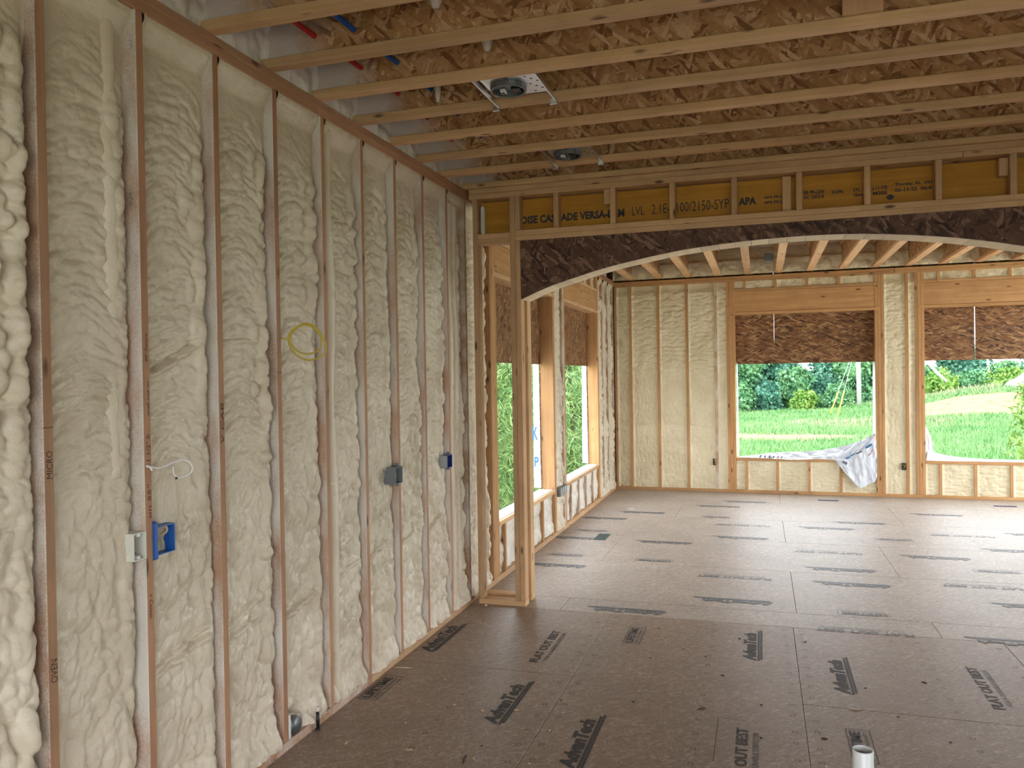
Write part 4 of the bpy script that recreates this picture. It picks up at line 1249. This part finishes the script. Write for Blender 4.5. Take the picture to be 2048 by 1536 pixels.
# ------------------------------------------------------------------ recessed light housings between the joists
def light_can(y, label):
    r = empty('recessed_light', (-1.115, y, ZB + 0.02))
    tag(r, label, 'light', 'recessed light housings between the joists')
    box('plate', -0.135, 0.150, -0.125, 0.125, 0.004, 0.007, GALV, r, 0.001)
    bm = bmesh.new()
    N = 28
    for (ra, rb_, z0, z1) in ((0.088, 0.088, 0.003, -0.020), (0.088, 0.078, -0.020, -0.020), (0.078, 0.078, -0.020, 0.003), (0.078, 0.078, 0.003, 0.09)):
        A = [bm.verts.new((-0.030 + ra * math.cos(6.28318 * k / N), ra * math.sin(6.28318 * k / N), z0)) for k in range(N)]
        B = [bm.verts.new((-0.030 + rb_ * math.cos(6.28318 * k / N), rb_ * math.sin(6.28318 * k / N), z1)) for k in range(N)]
        for k in range(N):
            bm.faces.new((A[k], A[(k + 1) % N], B[(k + 1) % N], B[k]))
    mk('can', bm, DGALV, r, False)
    bm = bmesh.new(); bmesh.ops.create_circle(bm, cap_ends=True, segments=24, radius=0.078); bmesh.ops.translate(bm, verts=bm.verts, vec=(-0.03, 0, 0.0015))
    mk('can_interior', bm, plain('can_inside', (0.13, 0.135, 0.14), 0.4, 0.7), r)
    cn = box('connector', -0.075, -0.050, 0.005, 0.045, -0.016, 0.0, WHITEP, r, 0.002)
    box('socket', -0.069, -0.056, 0.014, 0.036, -0.018, -0.0158, BLACKP, cn, 0.0)
    box('driver', -0.02, 0.025, 0.0, 0.06, -0.010, 0.0, BLACKP, r, 0.003)
    box('clip', -0.02, -0.005, -0.112, -0.085, -0.012, 0.004, DGALV, r, 0.002)
    for sx in (-0.150, 0.150):
        box('hanger_bar', sx - 0.004, sx + 0.004, -0.178, 0.178, -0.022, 0.004, GALV, r, 0.001)
        bm = bmesh.new()
        bx(bm, sx - 0.018, sx + 0.018, 0.172, 0.176, -0.046, 0.012, 0.001)
        bx(bm, sx - 0.018, sx + 0.018, 0.160, 0.176, -0.048, -0.044, 0.001)
        mk('bracket', bm, GALV, r)
        box('bracket', sx - 0.014, sx + 0.014, -0.179, -0.175, -0.02, 0.014, GALV, r, 0.001)
    # punched holes along the plate
    for k in range(7):
        box('punched_hole', 0.075 + 0.022 * (k % 3), 0.085 + 0.022 * (k % 3), -0.10 + 0.032 * k, -0.092 + 0.032 * k, 0.0025, 0.0038, BLACKP, r, 0)
light_can(3.690, 'nearer recessed light housing on bars between the joists')
light_can(4.915, 'farther recessed light housing on bars between the joists')

# hanging board with a blue ceiling box
bd = empty('mounting_board', (0.40, 3.435, ZB + 0.04)); tag(bd, 'short pale board holding a round blue box up between joists', 'board')
box('board', -0.075, 0.075, -0.012, 0.012, -0.005, 0.26, W_Z, bd, 0.002)
tube('round_box', [(0, -0.014, 0.085), (0, -0.06, 0.085)], [0.043, 0.043], BLUE, bd, 20)

# foam drips
for k, (x, y, z0, ln, r_) in enumerate(((-1.232, 3.0, ZB + 0.115, 0.20, 0.045), (-1.165, 3.44, ZB + 0.10, 0.15, 0.035), (-1.581, 3.86, ZB + 0.055, 0.14, 0.021))):
    pts = [(x, y, z0 + ln * t_) for t_ in np.linspace(0, 1, 9)]
    rr = [r_ * (0.25 + 0.75 * math.sin(min(1.0, 0.12 + t_ * 1.5) * math.pi / 2)) * (1 - 0.35 * t_) for t_ in np.linspace(0, 1, 9)]
    rr[0] = r_ * 0.30
    o = tube('foam_drip', pts, rr, FOAM_W, None, 12)
    tag(o, ['largest white foam drip between the joists near the picture top', 'faint white foam drip one joist bay beyond the largest', 'small white foam drip beside the nearer recessed light'][k], 'foam drip')

# ------------------------------------------------------------------ house wrap
def wrap_mat():
    q = NT('house_wrap', 0.35, 0.5)
    o = q.coord()
    q.color(q.mix(q.noise(o, 8.0, 3.0), (0.60, 0.65, 0.74), (0.76, 0.79, 0.83)))
    q.b.inputs['Transmission Weight'].default_value = 0.0
    q.b.inputs['Subsurface Weight'].default_value = 0.0
    q.bump(q.noise(o, 22.0, 4.0, 0.6, dist=1.0), 0.5, 0.02)
    return q.m
WRAP = wrap_mat()
def sheet(name, top, bot, parent, nu=60, nv=18, wr=0.02, seed=1, mat=None, fold=14.0):
    T = spline(top, 10); B = spline(bot, 10)
    def at(P, s):
        f = s * (len(P) - 1); i = min(len(P) - 2, int(f)); return P[i].lerp(P[i + 1], f - i)
    V, F = [], []
    for j in range(nv + 1):
        t_ = j / nv
        for i in range(nu + 1):
            s_ = i / nu
            a = at(T, s_); b_ = at(B, s_)
            p = a.lerp(b_, t_)
            n_ = mnoise.noise((s_ * fold, t_ * 2.2, seed)) + 0.5 * mnoise.noise((s_ * fold * 2.3, t_ * 5, seed + 9))
            m_ = min(1.0, 6 * min(t_ + 0.08, 1.08 - t_))
            V.append((p.x + 0.25 * wr * n_ * m_, p.y + wr * n_ * m_, p.z + 0.35 * wr * mnoise.noise((s_ * 9, t_ * 4, seed + 4)) * m_))
    w = nu + 1
    F = [(j * w + i, j * w + i + 1, (j + 1) * w + i + 1, (j + 1) * w + i) for j in range(nv) for i in range(nu)]
    return mkpy(name, V, F, mat or WRAP, parent, True)
def wy(x):
    return 11.68 - 0.02 * (x + 2.05)
hw = empty('house_wrap', (0.55, wy(0.55), 0.47)); tag(hw, 'crumpled white house wrap bunched over the first far window sill', 'house wrap')
def hwf():
    sheet('bunched_sheet', [(-0.30, wy(-.3) + .13, .482), (-0.1, wy(-.1) + .12, .50), (0.1, wy(.1) + .10, .535), (0.37, wy(.37) + .09, .555), (0.76, wy(.76) + .08, .585), (1.10, wy(1.1) + .07, .66), (1.30, wy(1.3) + .05, .74), (1.445, wy(1.44) + .04, .825)],
          [(-0.30, wy(-.3) + .0, .474), (-0.1, wy(-.1) - .015, .473), (0.1, wy(.1) - .02, .472), (0.37, wy(.37) - .02, .455), (0.76, wy(.76) - .012, .473), (1.0, wy(1.0) - .03, .46), (1.2, wy(1.2) - .035, .50), (1.45, wy(1.45) - .03, .66)], hw, 110, 26, 0.036, 3, None, 22)
    fl = sheet('hanging_flap', [(0.93, wy(.93) - .02, .475), (1.05, wy(1.05) - .04, .50), (1.2, wy(1.2) - .05, .56), (1.33, wy(1.33) - .05, .65), (1.452, wy(1.45) - .03, .76)],
          [(0.99, wy(1) - .03, .40), (1.07, wy(1.07) - .05, .295), (1.17, wy(1.17) - .055, .17), (1.255, wy(1.25) - .055, .10), (1.36, wy(1.36) - .05, .155), (1.45, wy(1.45) - .045, .22), (1.462, wy(1.46) - .035, .45)], hw, 60, 40, 0.030, 8, None, 7)
    sheet('jamb_strip', [(1.438, wy(1.44) + .10, 1.78), (1.456, wy(1.45) + .02, 1.78)], [(1.43, wy(1.44) + .10, .80), (1.457, wy(1.45) + .0, .80)], hw, 6, 30, 0.006, 5)
    sheet('jamb_strip', [(-0.33, wy(-.33) + .12, 1.80), (-0.315, wy(-.33) + .15, 1.80)], [(-0.335, wy(-.33) + .12, .48), (-0.305, wy(-.33) + .15, .48)], hw, 6, 30, 0.006, 6)
    # blurred printing on the crumpled film
    for (x, z, a, ln, wd, m) in ((-0.02, .50, 1.0, .04, .02, INKF), (0.04, .498, 1.2, .035, .018, INKF), (0.10, .497, 1.3, .04, .02, INKF), (0.155, .495, 1.0, .03, .018, INKF), (0.215, .50, .8, .03, .014, INKR), (0.26, .495, 0.9, .03, .016, INKF),
                                  (1.10, .50, .5, .06, .018, INKB), (1.16, .54, .5, .07, .016, INKB), (1.24, .575, .5, .08, .022, INKF), (1.36, .66, .6, .09, .026, INKB), (1.40, .60, 1.2, .05, .01, INKR), (1.37, .55, .8, .05, .010, INKR)):
        d = Vector((math.cos(a), 0, math.sin(a)))
        lettering('printed_patch', [('r', -ln / 2, ln / 2, -wd / 2, wd / 2)], (x, wy(x) - 0.060, z), d, (-d.z, 0, d.x), m, hw, 0.0)
    lettering('printed_patch', [('r', -0.03, 0.03, -0.016, 0.016)], (1.06, wy(1.06) - 0.085, 0.435), (1, 0, -0.5), (0.5, 0, 1), INKF, hw, 0.0)
sub(hw, hwf)
hw2 = empty('house_wrap', (2.2, wy(2.2) + 0.1, 0.47)); tag(hw2, 'white house wrap sagging in the corner of the second far window', 'house wrap')
def hwf2():
    sheet('corner_sheet', [(2.06, wy(2.06) + .12, .93), (2.11, wy(2.1) + .13, .86), (2.16, wy(2.16) + .14, .70), (2.165, wy(2.16) + .14, .60)],
          [(2.06, wy(2.06) + .10, .476), (2.09, wy(2.1) + .11, .476), (2.13, wy(2.13) + .12, .476), (2.17, wy(2.17) + .12, .476)], hw2, 20, 30, 0.012, 12, None, 5)
    sheet('sill_strip', [(2.10, wy(2.1) + .13, .60), (2.35, wy(2.35) + .13, .53), (2.8, wy(2.8) + .13, .492), (3.84, wy(3.84) + .13, .486)],
          [(2.055, wy(2.06) + .0, .474), (2.35, wy(2.35) + .0, .474), (2.8, wy(2.8) + .0, .474), (3.84, wy(3.84), .474)], hw2, 60, 8, 0.006, 14)
sub(hw2, hwf2)
for k, (y0, y1, lab) in enumerate(((6.187, 8.034, 'white house wrap over the sill and edge of the nearer side window'), (8.569, 10.405, 'white house wrap over the sill and edge of the farther side window'))):
    h3 = empty('house_wrap', (XW - 0.1, (y0 + y1) / 2, 0.48)); tag(h3, lab, 'house wrap', 'house wrap round the side windows')
    def f3():
        sheet('sill_strip', [(XO - .02, y0 + .01, .486), (XO - .02, y1 - .01, .486)], [(XW - .025, y0 + .01, .484), (XW - .02, y1 - .01, .484)], h3, 50, 6, 0.004, 20 + k)
        fl = sheet('edge_flap', [(XO - 0.012, y1 - .02, 1.785), (XO - 0.075, y1 - 0.0, 1.79)], [(XO - 0.012 + 0.012, y1 - .03, .50), (XO - 0.085, y1 - .0, .50)], h3, 8, 50, 0.008, 30 + k)
        if k == 0:
            xd = Vector((0.95, -0.12, 0)).normalized()
            lettering('printed_letter', [('t', 'K', 0, 0.28, 0.055, 0.14, 0.03, 0)], (XO - 0.082, y1 - 0.022, 0.72), xd, (0, 0, 1), INKB, h3, 0.004)
            lettering('printed_letter', [('t', 'P', 0.012, 0, 0.05, 0.105, 0.03, 0)], (XO - 0.082, y1 - 0.022, 0.72), xd, (0, 0, 1), INKB, h3, 0.004)
    sub(h3, f3)

# ------------------------------------------------------------------ openings in the floor and debris
dh = empty('floor_duct', (-1.585, 8.12, zf(8.12))); tag(dh, 'dark green duct opening in the floor by the side windows', 'floor duct')
bm = bmesh.new()
for (a, b2, c, d) in ((-0.06, 0.06, -0.15, -0.143), (-0.06, 0.06, 0.143, 0.15), (-0.06, -0.054, -0.143, 0.143), (0.054, 0.06, -0.143, 0.143)):
    bx(bm, a, b2, c, d, 0.0, 0.006)
mk('rim', bm, GREEN, dh)
box('throat_shade', -0.054, 0.054, -0.143, 0.143, 0.0, 0.0035, plain('duct_shadow', (0.012, 0.035, 0.035), 0.6), dh, 0)  # flat dark sheet on the floor, painting the shade down the duct
for (x, y, lab) in ((0.815, 11.125, 'dark slot in the floor below the first far window'), (2.825, 11.07, 'dark slot in the floor below the second far window')):
    s_ = empty('floor_slot', (x, y, zf(y))); tag(s_, lab, 'floor slot', 'register slots in the floor')
    bm = bmesh.new()
    for (a, b2, c, d) in ((-0.125, 0.125, -0.03, -0.025), (-0.125, 0.125, 0.025, 0.03), (-0.125, -0.12, -0.025, 0.025), (0.12, 0.125, -0.025, 0.025)):
        bx(bm, a, b2, c, d, 0.0, 0.004)
    mk('rim', bm, DBLUE, s_)
    box('throat_shade', -0.12, 0.12, -0.025, 0.025, 0.0, 0.003, DARK, s_, 0)  # flat black sheet painted as the shaded depth of the slot
def sliver(x, y, ln, wd, a, mat, label, name='wood_splinter', cat='splinter', group=None, h=0.006):
    V = [(-ln / 2, 0, 0.001), (-ln * 0.2, -wd / 2, 0.001), (ln * 0.3, -wd * 0.45, 0.001), (ln / 2, 0, 0.002), (ln * 0.25, wd * 0.5, 0.001), (-ln * 0.25, wd * 0.45, 0.001), (0, 0, h)]
    F = [(6, k, (k + 1) % 6) for k in range(6)] + [(5, 4, 3, 2, 1, 0)]
    o = mkpy(name, V, F, mat)
    o.location = (x, y, zf(y)); o.rotation_euler = (0, 0, a)
    tag(o, label, cat, group)
sliver(-1.985, 4.178, 0.13, 0.018, 0.15, CHIP, 'long pale wood splinter on the floor by the wall plate')
sliver(-1.255, 3.24, 0.10, 0.012, 1.75, plain('dark_sliver', (0.06, 0.045, 0.04), 0.8), 'dark wood sliver on the floor at the picture bottom')
sliver(0.42, 4.235, 0.07, 0.02, 0.1, CHIP, 'pale wood splinter lying on the floor seam near the white pipe')
sliver(-0.30, 4.05, 0.05, 0.014, 0.5, plain('brown_sliver', (0.12, 0.06, 0.03), 0.8), 'brown wood sliver in the middle of the near floor')
sliver(-1.57, 9.94, 0.09, 0.05, 0.4, WHITEP, 'white scrap on the floor under the farther side window', 'paper_scrap', 'scrap')
sliver(-1.93, 5.47, 0.03, 0.022, 0.3, CHIP, 'pale foam crumb in front of the partition plate', 'foam_crumb', 'crumb', None, 0.016)
random.seed(3)
for k in range(48):
    x = random.uniform(-1.9, 1.1); y = random.uniform(3.1, 5.4)
    s_ = random.uniform(0.006, 0.016)
    sliver(x, y, s_ * random.uniform(1.2, 2.4), s_, random.uniform(0, 6.28), CHIP if random.random() < 0.55 else PENCIL, 'tiny wood chip lying loose on the near floor', 'wood_chip', 'wood chip', 'tiny chips scattered on the near floor', 0.004)
